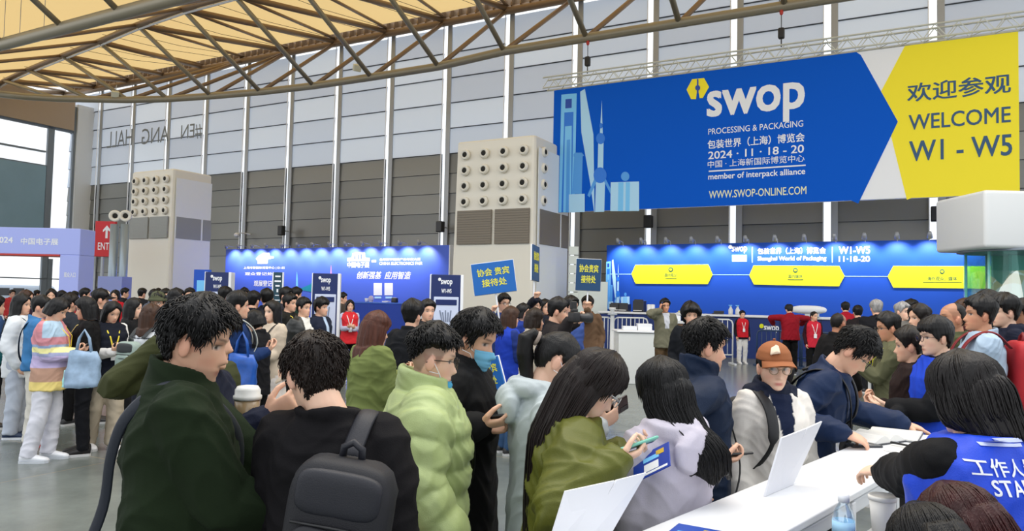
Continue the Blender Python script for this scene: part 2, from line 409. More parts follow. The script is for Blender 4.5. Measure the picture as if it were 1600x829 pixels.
# recessed lamps along the truss
lampm = mat('lamp_lens', (1, .97, .9), .3, emit=6.0)
for i, (x, y) in enumerate(((5, 75), (30, 66), (68, 57))):
    q = zplane(x, y, 12.6)
    d = thing('ceiling_downlight', ['round white ceiling lamp nearest the left edge under the fabric roof', 'round white ceiling lamp, middle one of three beneath the big khaki roof tube', 'round white ceiling lamp, rightmost of three beneath the big khaki roof tube'][i], 'lamp', T(*q), 'ceiling lamps under the roof tube')
    a = MB(); a.lathe([(.0, .12), (.24, .12), (.27, .0), (.22, -.01), (.21, .03), (0, .03)], 18); a.obj('housing', white_al, d, True)
    a = MB(); a.lathe([(0, 0), (.2, 0), (.2, .015), (0, .015)], 18); a.obj('lens', lampm, d, True)
    a = MB(); a.tube([(0, 0, .12), (0, 0, 2.2)], .015, 6); a.obj('hanger', grey_al, d)
for x, y, lab in ((180, 147, 'small white floodlight clamped on the curved lower roof tube'), (558, 106, 'small pale floodlight hanging before the glass between two roof diagonals')):
    q = zplane(x, y, 11.75 if x < 300 else 12.0)
    d = thing('floodlight', lab, 'lamp', T(*q))
    a = MB(); a.rbox((0, 0, 0), (.36, .22, .3), .04, np.array(Euler((.5, 0, .5)).to_matrix())); a.obj('housing', mat('cream_plastic', (.72, .74, .62), .4), d)
    a = MB(); a.tube([(0, 0, .1), (0, .1, .5)], .025, 6); a.obj('bracket', grey_al, d)

# exhaust towers with round nozzles
cream = mat('cream_cladding', (.82, .79, .70), .5); cream2 = mat('white_cladding', (.82, .85, .86), .45)
louv = mat('grey_grille', (.33, .34, .32), .55, .2); louvb = mat('brown_grille', (.22, .19, .15), .55, .2)
hole = mat('nozzle_dark', (.015, .015, .013), .8)
def tower(label, df, x0, xc, x1, ytop, zg0, zg1, matf, mats, grillem, nz, side_nz, taper):
    P = wallplane(df); t0, _ = P.sh(x0, 400); tc, zt = P.sh(xc, ytop)
    # side face runs back along -N from the corner; find its depth from x1
    Q = Plane(wp(tc, df, 0), -N, (0, 0, 1)); sd, _ = Q.sh(x1, 400)
    w = tc-t0
    th = thing('exhaust_tower', label, 'ventilation tower', Matrix.Identity(4))
    th.matrix_world = P.mat(t0, 0, 0)
    b = MB()   # local: x along wall 0..w, y up, z toward hall; body z from -sd..0
    rr = .12
    def rect(h, k):
        a0, a1, c0, c1 = k, w-k, -sd+k, -k
        return [(a0, h, c0), (a1, h, c0), (a1, h, c1-rr), (a1-rr*.3, h, c1-rr*.3), (a1-rr, h, c1), (a0, h, c1)]
    b.rings([rect(0, 0), rect(zt-.06, taper), rect(zt, taper+.05)])
    b.obj('body', matf, th)
    s = MB(); s.mi = 0
    s.box((w-.002, zt*.5-.2, -sd/2-.06), (.02, zt*.94, sd-.35)); s.obj('side_cladding', mats, th)
    g = MB(); ga, gb = zg0*zt, zg1*zt
    for a, c in ((.06, .49), (.53, .94)):
        g.box((w*(a+c)/2, (ga+gb)/2, .0), (w*(c-a), gb-ga, .05))
        for k in range(14): g.box((w*(a+c)/2, ga+(gb-ga)*(k+.5)/14, .03), (w*(c-a)*.98, (gb-ga)/28, .02))
    g.box((w+.005, (ga+gb)/2, -sd*.42), (.05, gb-ga, sd*.58)); g.box((w+.005, (ga+gb)/2, -sd*.86), (.05, gb-ga, sd*.2))
    g.obj('grille', grillem, th)
    pitch = (zt*.965-gb)/4
    for r in range(4):
        for c in range(4):
            q = MB(); cx = w*(.145+.237*c); cy = gb+pitch*(r+.55)
            q.lathe([(.0, .03), (.10, .03), (.10, .08), (.15, .10), (.185, .05), (.195, -.03), (0, -.03)], 20, (cx, cy, 0))
            q.mi = 1; q.sup((cx, cy, .06), (.10, .10, .05), 1, None, 14, 8)
            q.obj('nozzle', [matf, hole], th, True)
        if side_nz:
            q = MB(); cz = -sd*.22; cy = gb+pitch*(r+.55)
            q.lathe([(.0, .03), (.10, .03), (.10, .08), (.15, .10), (.185, .05), (.195, -.03), (0, -.03)], 20, (w, cy, cz), (1, 0, 0))
            q.mi = 1; q.sup((w+.06, cy, cz), (.05, .10, .10), 1, None, 14, 8); q.obj('nozzle', [matf, hole], th, True)
    return th
tower('white exhaust tower with sixteen round nozzles, left of the lilac stage wall', 7.5, 197, 270, 330, 262, .565, .70, cream, cream2, louv, 4, False, .10)
tower('tall cream exhaust tower with sixteen round nozzles, left of the big hanging banner', 7.0, 706, 838, 888, 209, .49, .655, cream, cream2, louvb, 4, True, .10)
# twin nozzle column
p = at(183, 450, 31); d = thing('nozzle_column', 'pair of grey pipes topped by two round white nozzles beside the red sign', 'duct', T(p[0], p[1], 0))
Yd = 31
for sx, px in ((-.22, 175), (.22, 192)):
    a = MB(); top = at(px, 350, Yd)[2]; a.tube([(sx, 0, 0), (sx, 0, top)], .17, 18); a.obj('pipe', mat('grey_blue_pipe', (.33, .40, .46), .35, .4), d, True)
    a = MB(); zc = at(px, 337, Yd)[2]; q = Vector((.35, -1, -.05)).normalized()
    a.lathe([(0, -.2), (.2, -.2), (.245, -.06), (.245, .05), (.21, .08), (.11, .06), (.11, -.08), (0, -.08)], 24, (sx, 0, zc), q)
    a.mi = 1; a.sup((sx+q[0]*.02, q[1]*.02, zc), (.105, .04, .105), 1, None, 16, 8); a.obj('nozzle', [cream, hole], d, True)
a = MB(); a.box((-.1, 0, at(183, 432, Yd)[2]/2), (1.0, .8, at(183, 432, Yd)[2])); a.obj('plinth', mat('lilac_panel', (.28, .33, .66), .5), d)

# ------------------------------------------------------------------ hanging banner, stage walls and signs
blue = mat('banner_blue', srgb(0, 90, 206), .7, 0, .15); blue_d = mat('print_deep_blue', srgb(14, 68, 170), .45); yellow = mat('print_yellow', srgb(252, 234, 30), .6); whitep = mat('print_white', (.86, .88, .92), .5)
ink = mat('print_ink_blue', srgb(28, 78, 120), .5); sky1 = mat('print_sky_blue', srgb(120, 200, 252), .5); sky2 = mat('print_pale_blue', srgb(176, 222, 252), .5); sky3 = mat('print_mid_blue', srgb(30, 120, 226), .5); sky4 = mat('print_azure', srgb(80, 160, 236), .5)
cream_ink = mat('print_cream', srgb(240, 240, 190), .5)
def pxpoly(parent, P, pts, m, out, name='printed_panel', th=.008, fn=None):
    q = MB(); q.prism([P.sh(x, y) for x, y in pts], out, out+th); return q.obj(name, m, parent)
def pxdisc(parent, P, cx, cy, rx, ry, m, out, name='printed_panel', n=28):
    return pxpoly(parent, P, [(cx+rx*math.cos(a), cy+ry*math.sin(a)) for a in np.linspace(0, 2*math.pi, n, endpoint=False)], m, out, name)
def skyline(parent, P, fx, base):
    g = MB(); mats = [sky1, sky2, sky3, sky4, blue_d]
    def pl(pts, mi, o): g.mi = mi; g.prism([P.sh(*fx(x, y)) for x, y in pts], base+o, base+o+.004)
    pl([(62, 298), (128, 292), (118, 805), (50, 805)], 0, 0); pl([(80, 318), (107, 315), (106, 355), (79, 357)], 4, .004)
    pl([(75, 375), (114, 372), (106, 805), (62, 805)], 2, .004); pl([(78, 435), (107, 432), (104, 805), (70, 805)], 0, .008); pl([(86, 493), (100, 491), (97, 805), (81, 805)], 3, .012)
    pl([(143, 285), (163, 273), (200, 470), (205, 805), (203, 805), (188, 690), (148, 460)], 1, 0)
    pl([(118, 560), (154, 560), (150, 725), (108, 725)], 3, .004); pl([(114, 556), (120, 548), (150, 548), (160, 560), (150, 566), (116, 566)], 3, .006)
    pl([(95, 728), (163, 725), (163, 803), (95, 805)], 1, .014)
    pl([(236, 322), (240, 465), (228, 465)], 1, 0)
    def disc(cx, cy, rx, ry, mi, o): pl([(cx+rx*math.cos(a), cy+ry*math.sin(a)) for a in np.linspace(0, 6.283, 22, endpoint=False)], mi, o)
    disc(233, 432, 7, 12, 2, .006)
    pl([(221, 500), (244, 500), (242, 620), (218, 620)], 1, 0); pl([(211, 670), (250, 670), (247, 802), (207, 803)], 1, 0)
    pl([(206, 655), (216, 668), (184, 740), (174, 732)], 3, .002); pl([(250, 655), (274, 702), (274, 726), (246, 672)], 3, .002)
    disc(231, 487, 19, 24, 2, .008); disc(229, 645, 28, 34, 2, .008)
    pl([(275, 675), (397, 672), (397, 799), (273, 800)], 1, .004); pl([(308, 676), (330, 675), (328, 800), (306, 800)], 0, .008); pl([(340, 675), (358, 675), (356, 800), (338, 800)], 0, .008); disc(337, 650, 18, 20, 3, .0)
    g.obj('printed_skyline', mats, parent)
def hexlogo(parent, P, x0, y0, x1, y1, m, mi, out):
    w, h = x1-x0, y1-y0; k = lambda u, v: (x0+u*w, y0+v*h)
    pxpoly(parent, P, [k(.25, .06), k(.78, 0), k(1, .42), k(.72, .95), k(.58, .95), k(.55, .72), k(.45, .72), k(.42, 1), k(.2, 1), k(0, .55)], m, out, 'logo')
    pxdisc(parent, P, *k(.5, .47), w*.11, h*.13, mi, out+.01, 'logo'); pxpoly(parent, P, [k(.47, .05), k(.53, .05), k(.54, .75), k(.46, .75)], mi, out+.009, 'logo')

PB = wallplane(5.05); PB.n = np.cross(PB.r, PB.u)
s0, hA = PB.sh(866, 138); _, hB = PB.sh(863, 332); s1, hC = PB.sh(1591, 54)
hA = (hA+hC)/2
ban = thing('hanging_banner', 'huge blue and yellow welcome banner hanging over the hall', 'banner')
q = MB(); q.rbox(((s0+s1)/2, (hA+hB)/2, -.08), (s1-s0, hA-hB, .16), .02); q.obj('panel', whitep, ban)
ban.matrix_world = PB.mat()
blo = [(1338, 82), (1345, 86), (1403, 190), (1341, 318), (1330, 321.5)]
def clampp(P, pts): return pts
pol = [(s0, hB), (s0, hA)]+[PB.sh(*p) for p in blo]; pol[2] = (pol[2][0], hA); pol[-1] = (pol[-1][0], hB)
q = MB(); q.prism(pol, .0, .012); q.obj('printed_panel', blue, ban)
pol = [(PB.sh(1414, 74)[0], hA), (s1, hA), (s1, hB), (PB.sh(1424, 316)[0], hB), PB.sh(1417, 312), PB.sh(1375.5, 145)]
q = MB(); q.prism(pol, .0, .007); q.obj('printed_panel', yellow, ban)
skyline(ban, PB, lambda x, y: (855+x/2.76, 40+y/2.76), .013)
hexlogo(ban, PB, 1073, 122, 1108, 155, yellow, blue_d, .014)
for s, box, m, wgt in (('swop', (1106, 136, 1256, 193), whitep, .028), ('PROCESSING & PACKAGING', (1107, 194.5, 1255, 204), whitep, .004), ('包装世界（上海）博览会', (1106, 213, 1257, 227), whitep, .02), ('2024 · 11 · 18 - 20', (1107, 231.5, 1256, 243.5), whitep, .015),
                       ('中国 · 上海新国际博览中心', (1106, 246.3, 1257, 257.5), whitep, .005), ('member of interpack alliance', (1107, 267, 1258, 279), whitep, .02), ('WWW.SWOP-ONLINE.COM', (1108, 294.5, 1260, 306.5), cream_ink, .008),
                       ('欢迎参观', (1418, 123, 1579, 152), ink, .016), ('WELCOME', (1420, 173, 1579, 197), ink, .012), ('W1 - W5', (1421, 215.5, 1581, 247), ink, .016)):
    pxletters(ban, PB, s, *box, m, out=.014, weight=wgt)
sa, ha = PB.sh(1181, 263); w = PB.sh(1257, 261)[0]-PB.sh(1106, 265)[0]
q = MB(); q.box((sa, ha, .018), (w, .045, .008)); q.obj('printed_line', whitep, ban)
# lighting truss the banner hangs from, with hoists and chains
tr = thing('rigging_truss', 'pale lattice rigging truss along the top of the huge banner', 'truss', PB.mat(0, 0, -.1))
sL, sR = PB.sh(850, 133)[0], PB.sh(1640, 40)[0]
q = MB(); h0, h1 = hA+.12, hA+.52
for h in (h0, h1):
    for o in (-.2, .2): q.tube([(sL, h, o), (sR, h, o)], .03, 8)
q.obj('chord', mat('pale_rig_metal', (.62, .64, .58), .4, .3), tr)
q = MB(); k = sL
while k < sR:
    for o in (-.2, .2): q.tube([(k, h0, o), (k+.3, h1, o)], .014, 5); q.tube([(k+.3, h1, o), (k+.6, h0, o)], .014, 5)
    q.tube([(k, h0, -.2), (k+.3, h0, .2)], .012, 5); k += .6
q.obj('lattice', MATS[[k for k in MATS if k[0] == 'pale_rig_metal'][0]], tr)
blackm = mat('black_plastic', (.012, .012, .013), .45); redm = mat('red_hook', (.55, .04, .03), .5)
for x, y, x2, y2, lab in ((916, 122, 921, 62, 'black chain hoist above the left end of the huge banner'), (1220, 72, 1222, -12, 'black chain hoist above the middle of the huge banner')):
    sa, ha = PB.sh(x, y); sb, hb = PB.sh(x2, y2); hb = max(hb, 11.3)
    h = thing('chain_hoist', lab, 'hoist', PB.mat(sa, 0, -.1))
    q = MB(); q.tube([(0, h1, 0), (0, h1+.35, 0)], .02, 6); q.rbox((0, h1+.45, 0), (.2, .36, .18), .05); q.obj('hoist_body', blackm, h)
    q = MB(); q.sup((0, h1+1.15, 0), (.06, .1, .06)); q.obj('hook', redm, h, True)
    q = MB(); q.tube([(0, h1+.6, 0), (0, h1+1.15, 0), (sb-sa-.16, hb+.2, 0)], .014, 6); q.tube([(0, h1+1.15, 0), (sb-sa+.2, hb+.2, 0)], .014, 6); q.obj('chain', blackm, h)

def spotlamp(P, s, h, lab, grp, power, reach=.62):
    d = thing('spot_lamp', lab, 'lamp', P.mat(s, h, 0), grp)
    q = MB(); q.tube([(0, -.05, -.02), (0, .1, .05), (0, .13, reach*.75)], .015, 6); q.obj('arm', grey_al, d)
    q = MB(); q.lathe([(0, -.11), (.05, -.11), (.07, -.02), (.085, .1), (.075, .1), (.06, .02), (0, .02)], 14, (0, .1, reach), (0, -.8, -.6)); q.obj('lamp_head', mat('grey_lamp_metal', (.35, .36, .38), .4, .3), d, True)
    l = bpy.data.lights.new('spot_bulb', 'SPOT'); l.energy = power; l.spot_size = 1.9; l.spot_blend = .8; l.shadow_soft_size = .06; l.color = (1, .93, 1)
    o = link('spot_bulb', l, d); o.matrix_parent_inverse = Matrix.Identity(4)
    v = Vector((0, -.85, -.55)).normalized(); o.matrix_local = T(0, .04, reach-.03) @ v.to_track_quat('-Z', 'Y').to_matrix().to_4x4()
    return d
# right stage wall
PS = wallplane(3.0)
s0, h1_ = PS.sh(948, 380.5); s1, h2_ = PS.sh(1640, 374); HS = (h1_+h2_)/2
st = thing('registration_wall', 'long deep blue registration back wall with three yellow hexagon signs', 'exhibition wall', PS.mat())
stage_blue = mat('stage_blue', srgb(20, 76, 178), .6, 0, .3)
q = MB(); q.rbox(((s0+s1)/2, HS/2, -.15), (s1-s0, HS, .3), .02); q.obj('panel', stage_blue, st)
lime = mat('print_lime', srgb(228, 232, 20), .5)
Z5 = lambda ox, pts: [(ox+x/3.604, 370+y/3.604) for x, y in pts]
for ox, pts in ((930, [(205, 208), (228, 157), (638, 155), (662, 212), (635, 265), (228, 262)]), (1150, [(75, 215), (100, 160), (582, 163), (612, 220), (580, 278), (102, 268)]), (1350, [(133, 222), (165, 163), (765, 165), (793, 225), (770, 292), (165, 285)])):
    pxpoly(st, PS, Z5(ox, pts), lime, .004, 'hexagon_sign', .03)
for x0, x1, y in ((1113.5, 1171, 429), (1319, 1387, 431.5), (948, 987, 428)):
    sa, ha = PS.sh(x0, y); sb, hb = PS.sh(x1, y); q = MB(); q.box(((sa+sb)/2, (ha+hb)/2, .006), (sb-sa, .02, .01)); q.obj('printed_line', sky2, st)
green_ink = mat('icon_green', srgb(30, 90, 70), .5)
for cx, cy, tx, y0, y1, s in ((1048.5, 421, 9.5, 427, 432, '国内观众'), (1243, 422, 11, 429, 434, '国内媒体'), (1472, 424, 23, 432, 438, '海外观众、媒体')):
    pxdisc(st, PS, cx, cy, 3.8, 3.8, green_ink, .036, 'icon'); pxdisc(st, PS, cx, cy, 2.2, 1.8, lime, .046, 'icon')
    pxletters(st, PS, s, cx-tx, y0, cx+tx, y1, green_ink, out=.036, weight=.01)
    sa, ha = PS.sh(cx, y1+2.5); q = MB(); q.box((sa, ha, .04), (tx*.046, .015, .008)); q.obj('printed_line', green_ink, st)
for s, box, wg in (('swop', (1144, 385, 1167, 395.5), .03), ('包装世界（上海）博览会', (1184, 386.5, 1290, 396.5), .025), ('Shanghai World of Packaging', (1184, 400, 1291, 408.5), .03), ('W1-W5', (1311, 385, 1359, 396), .03), ('11·18-20', (1311, 400, 1359, 408.5), .03)):
    pxletters(st, PS, s, *box, whitep, out=.006, weight=wg)
pxpoly(st, PS, [(1144, 398), (1167, 398), (1167, 408.5), (1144, 408.5)], sky2, .004); pxdisc(st, PS, 1141.5, 385.5, 3, 3, whitep, .006, 'logo')
for x in (1175.5, 1300.5): pxpoly(st, PS, [(x-.6, 385.5), (x+.6, 385.5), (x+.6, 410), (x-.6, 410)], sky2, .004, 'printed_line')
skyline(st, PS, lambda x, y: (946+(x-50)*.109, 405+(y-273)*.145), .004)
sp_x = [948+26, 1010, 1048, 1087, 1127, 1170, 1215, 1260, 1306, 1352, 1402, 1452, 1505]
nth = ['first', 'second', 'third', 'fourth', 'fifth', 'sixth', 'seventh', 'eighth', 'ninth', 'tenth', 'eleventh', 'twelfth', 'thirteenth', 'fourteenth']
for i, x in enumerate(sp_x):
    spotlamp(PS, PS.sh(x, 378)[0], HS, 'grey arm spot lamp on the deep blue registration wall, %s from its left end' % nth[i], 'arm lamps over the deep blue wall', 120)
# long registration counter
PC = wallplane(5.6); s0 = PC.sh(938, 480)[0]; s1 = PC.sh(1620, 505)[0]; HC = 1.37
ct = thing('registration_counter', 'long dark blue registration counter with a thin white top', 'counter', PC.mat())
q = MB(); q.box(((s0+s1)/2, HC/2-.04, -.35), (s1-s0, HC-.08, .7)); q.obj('body', mat('counter_blue', srgb(8, 42, 110), .5), ct)
q = MB(); q.rbox(((s0+s1)/2, HC-.03, -.33), (s1-s0+.1, .07, .82), .02); q.obj('worktop', mat('white_laminate', (.82, .83, .85), .3), ct)
k = s0
while k < s1: q = MB(); q.box((k, HC/2, .01), (.02, HC-.1, .02)); q.obj('panel_joint', mat('counter_joint', srgb(5, 20, 60), .6), ct); k += 1.2
pxletters(ct, PC, 'swop', 1194, 509, 1217, 519, whitep, out=.012, weight=.03); pxdisc(ct, PC, 1190, 509, 3.3, 3.6, lime, .01, 'logo')
# small things standing on that counter
def on_counter(px, back=.35):
    s = PC.sh(px, 490)[0]; return PC.p(s, HC+.006, -back)
RZ = Matrix.Rotation(-WA, 4, 'Z')
def small(name, label, cat, p, parts, group=None):
    t = thing(name, label, cat, T(*p) @ RZ, group)
    for nm, q, m, sm in parts: q.obj(nm, m, t, sm)
    return t
def qb(*boxes):
    q = MB()
    for c, s in boxes: q.rbox(c, s, .012)
    return q
dk = mat('dark_plastic', (.03, .03, .033), .4); lt = mat('light_plastic', (.7, .71, .72), .4)
for px, lab in ((957, 'black badge printer near the left end of the long blue counter'), (970, 'second black badge printer on the long blue counter'), (994, 'tall black badge printer on the counter before the printed skyline')):
    k = 1.5 if px == 994 else 1
    small('badge_printer', lab, 'printer', on_counter(px), [('body', qb(((0, 0, .13*k), (.38, .34, .26*k)), ((0, -.1, .27*k), (.3, .12, .06))), dk, False), ('paper_tray', qb(((0, -.2, .05), (.28, .12, .03))), lt, False)])
for px, lab in ((1009, 'white paper roll, left of two by the man on the phone'), (1014.5, 'white paper roll, right of two by the man on the phone')):
    q = MB(); q.lathe([(0, 0), (.075, 0), (.08, .02), (.08, .26), (.06, .27), (.03, .25), (0, .25)], 18); q2 = MB(); q2.lathe([(0, .25), (.03, .25), (.03, .275), (0, .275)], 12)
    small('paper_roll', lab, 'paper roll', on_counter(px), [('roll', q, whitep, True), ('core', q2, mat('cardboard', (.35, .24, .14), .7), True)], 'white paper rolls on the counter')
for px, lab in ((1138, 'small white card stand on the counter left of the red vest man'), (1149, 'white bottle shaped dispenser on the counter behind the red vest man')):
    q = MB(); q.lathe([(0, 0), (.07, 0), (.075, .15), (.05, .2), (.03, .24), (.03, .28), (0, .28)], 16); q2 = MB(); q2.rbox((0, -.04, .3), (.1, .12, .03), .012)
    small('dispenser', lab, 'dispenser', on_counter(px), [('bottle', q, lt, True), ('pump', q2, sky1, False)])
small('paper_tray', 'flat yellow and white paper tray on the counter right of the phone man', 'tray', on_counter(1068), [('tray', qb(((0, 0, .02), (.6, .3, .03))), lt, False), ('papers', qb(((0, 0, .06), (.5, .24, .05))), mat('yellow_paper', (.75, .7, .3), .6), False)])
small('laptop', 'small dark laptop lying on the counter behind the navy jacket man', 'laptop', on_counter(1118), [('base', qb(((0, 0, .015), (.34, .24, .03))), dk, False), ('screen', qb(((0, .12, .06), (.34, .03, .10))), dk, False)])
small('white_cushion', 'flattened white bag hovering over the counter edge beside the red vest woman', 'bag', on_counter(1264, -.1), [('sack', (lambda q: (q.sup((0, 0, .22), (.52, .2, .13), .8, None, 24, 12), q.sup((-.45, 0, .2), (.2, .1, .05)), q)[-1])(MB()), whitep, True), ('base', qb(((.1, 0, .06), (.4, .2, .11))), lt, False)])

# left stage wall
s0, a = PS.sh(353, 387); s1, b = PS.sh(702, 385); HL = (a+b)/2
ls = thing('exhibition_wall', 'lilac blue exhibition back wall with white printed headings and lamps on top', 'exhibition wall', PS.mat())
q = MB(); q.rbox(((s0+s1)/2, HL/2, -.15), (s1-s0, HL, .3), .02); q.obj('panel', mat('stage_lilac_blue', srgb(72, 104, 216), .5), ls)
q = MB(); q.box((s1+.04, HL/2, -.12), (.05, HL, .3)); q.obj('edge_frame', white_al, ls)
for s, box, wg, sh in (('中国电子展', (543, 409, 577, 418), .03, 0), ('全球数字经济产业年度大展', (593, 403, 657, 407), .02, 0), ('CHINA ELECTRONICS FAIR', (593, 409, 660, 413.5), .02, 0), ('创新强基', (558, 424, 596, 435.5), .02, .25), ('应用智造', (601, 424, 642, 436), .02, .25),
                   ('上海市新国际博览中心 | E1-E5', (381, 416, 445, 420.5), .02, 0), ('观众登记处', (383, 425, 426, 430), .02, 0), ('观展登记', (397, 438, 425, 447), .02, 0)):
    pxletters(ls, PS, s, *box, whitep, out=.006, weight=wg, shear=sh)
pxpoly(ls, PS, [(400, 404), (405, 399), (412, 395), (421, 394.5), (422, 400), (428, 400.5), (428, 403), (419, 405), (418, 412), (403, 412), (403, 408)], whitep, .004, 'logo')
pxpoly(ls, PS, [(543, 408), (543, 403), (550, 402), (551, 396), (557, 394), (570, 394), (571, 402), (578, 403), (578, 408)], whitep, .004, 'logo')
for x in (555, 561, 565): pxpoly(ls, PS, [(x-.6, 397), (x+.6, 397), (x+.4, 405), (x-.8, 405)], stage_blue, .014, 'logo')
pxpoly(ls, PS, [(581, 406), (588, 406), (588, 409.5), (581, 409.5)], whitep, .004, 'logo')
for x0, x1 in ((584, 597), (601, 614)):
    pxpoly(ls, PS, [(x0, 442), (x1, 442), (x1, 461), (x0, 461)], whitep, .004, 'white_plate'); pxpoly(ls, PS, [(x0+1.5, 463), (x1-1, 463), (x1-1, 466), (x0+1.5, 466)], sky2, .004, 'white_plate')
pxpoly(ls, PS, [(466, 452), (485, 444), (488, 440), (488, 456)], mat('print_teal', srgb(10, 140, 170), .5), .004)
pxpoly(ls, PS, [(463, 436), (464, 424), (465.5, 436), (466, 452), (462.5, 452)], sky1, .004)
pxpoly(ls, PS, [(516.5, 427), (517.4, 414), (518.4, 427)], mat('print_pink', srgb(240, 150, 190), .5), .004)
for i, x in enumerate((368, 387, 408, 430, 454, 479, 502, 528, 553, 579, 607, 637, 667)):
    spotlamp(PS, PS.sh(x, 386)[0], HL, 'grey arm spot lamp on the lilac exhibition wall, %s from its left end' % nth[i], 'arm lamps over the lilac wall', 120)
PD = wallplane(4.4); s0, h0 = PD.sh(552, 470.5); s1, h1_ = PD.sh(646, 474); HD = (h0+h1_)/2
dkb = thing('reception_desk', 'plain bright blue reception desk before the lilac wall', 'desk', PD.mat())
q = MB(); q.box(((s0+s1)/2, HD/2-.03, -.4), (s1-s0, HD-.06, .8)); q.obj('body', mat('desk_blue', srgb(16, 62, 176), .5), dkb)
q = MB(); q.rbox(((s0+s1)/2, HD-.03, -.4), (s1-s0+.06, .06, .86), .015); q.obj('desk_top', mat('desk_top_blue', srgb(60, 110, 215), .4), dkb)
sq, _ = PD.sh(668, 475); q = MB(); q.box(((s1+sq)/2+.03, HD/2-.05, -.35), (sq-s1, HD-.1, .6)); q.obj('white_end_panel', whitep, dkb)
for px, lab, c in ((566, 'small white cup left on the bright blue reception desk', whitep), (573, 'round pale speaker on the bright blue reception desk', mat('pale_lilac', (.55, .5, .7), .5)), (597, 'white paper pad on the bright blue reception desk', whitep), (610, 'dark little box on the right of the bright blue desk', dk)):
    s = PD.sh(px, 470)[0]; p = PD.p(s, HD+.005, -.3)
    q = MB(); q2 = MB()
    if px == 566: q.lathe([(0, 0), (.07, 0), (.09, .16), (.075, .16), (.06, .02), (0, .02)], 16); q2.tube([(.08, 0, .04), (.14, 0, .08), (.085, 0, .13)], .012, 6)
    elif px == 573: q.sup((0, 0, .14), (.14, .1, .14)); q2.lathe([(0, 0), (.1, 0), (.1, .02), (0, .02)], 16)
    elif px == 597: q.rbox((0, 0, .03), (.3, .25, .06), .01); q2.rbox((0, 0, .065), (.2, .02, .01), .003)
    else: q.rbox((0, 0, .1), (.25, .2, .2), .03); q2.rbox((0, 0, .21), (.15, .1, .03), .01)
    small('cup' if px == 566 else 'tabletop_speaker' if px == 573 else 'paper_pad' if px == 597 else 'small_box', lab, 'cup' if px == 566 else 'speaker' if px == 573 else 'pad' if px == 597 else 'box', p, [('body', q, c, True), ('detail', q2, lt, True)])

# entrance portal on the far left
lil = mat('portal_lilac', srgb(172, 184, 248), .5)
YG = 22.
pA = at(125, 380, YG); zt = at(60, 355.5, YG)[2]; zb = at(60, 397, YG)[2]; xr = pA[0]; xl = at(-140, 380, YG)[0]; xi = at(92, 430, YG)[0]
ga = thing('entrance_portal', 'lilac entrance portal with white lettering at the far left', 'portal', T(0, YG, 0))
q = MB(); q.rbox(((xl+xr)/2, .4, (zt+zb)/2), (xr-xl, .8, zt-zb), .02); q.obj('beam', lil, ga)
q = MB(); q.rbox(((xi+xr)/2, .4, zb/2), (xr-xi, .8, zb), .02); q.obj('post', lil, ga)
q = MB(); q.rbox((xl-.4, .4, zb/2), (.8, .8, zb), .02); q.obj('post', lil, ga)
q = MB(); q.box(((xl+xi)/2, .4, zb-.02), (xi-xl, .84, .05)); q.obj('red_trim', redm, ga)
PG = Plane((0, YG, 0), (1, 0, 0), (0, 0, 1))
def plet(s, box, wg, par, P):
    sa, _ = P.sh(box[0], (box[1]+box[3])/2); sb, _ = P.sh(box[2], (box[1]+box[3])/2); ym = (box[0]+box[2])/2
    _, ha = P.sh(ym, box[1]); _, hb = P.sh(ym, box[3])
    o = letters(par, s, (sa+sb)/2, (ha+hb)/2, sb-sa, ha-hb, whitep, .0, wg); o.matrix_parent_inverse = Matrix.Identity(4); o.matrix_local = Matrix.Translation((0, -.003, 0)) @ Matrix.Rotation(math.pi/2, 4, 'X'); return o
plet('中国电子展', (33, 372, 91, 382), .03, ga, PG); plet('2024', (-8, 370, 20, 379), .03, ga, PG); plet('观众入口', (100, 425, 118, 433), .02, ga, PG)
# red sign and its post
YR = 33.; PR = Plane((0, YR, 0), (1, 0, 0), (0, 0, 1))
a0, b0 = PR.sh(149, 345); a1, b1 = PR.sh(178, 401)
rs = thing('entry_sign', 'tall red sign with a white arrow beside the grey pipes', 'sign', T(0, YR, 0))
q = MB(); q.rbox(((a0+a1)/2, .08, (b0+b1)/2), (a1-a0, .16, b0-b1), .02); q.obj('panel', mat('sign_red', srgb(205, 24, 34), .45), rs)
q = MB(); q.tube([((a0+a1)/2-.1, .1, 0), ((a0+a1)/2-.1, .1, b1+.2)], .07, 8); q.obj('post', grey_al, rs)
o = plet('ENTRY', (153, 379, 182, 390), .01, rs, PR)
q = MB(); c = PR.sh(167, 360)[0]; za = PR.sh(167, 352)[1]; zb_ = PR.sh(167, 372)[1]
q.prism([(c-.05, zb_), (c+.05, zb_), (c+.05, za-.2), (c+.17, za-.3), (c+.17, za-.2), (c, za), (c-.17, za-.2), (c-.17, za-.3), (c-.05, za-.2)], 0, .01); ar = q.obj('arrow', whitep, rs)
ar.matrix_local = Matrix.Translation((0, -.003, 0)) @ Matrix.Rotation(math.pi/2, 4, 'X')
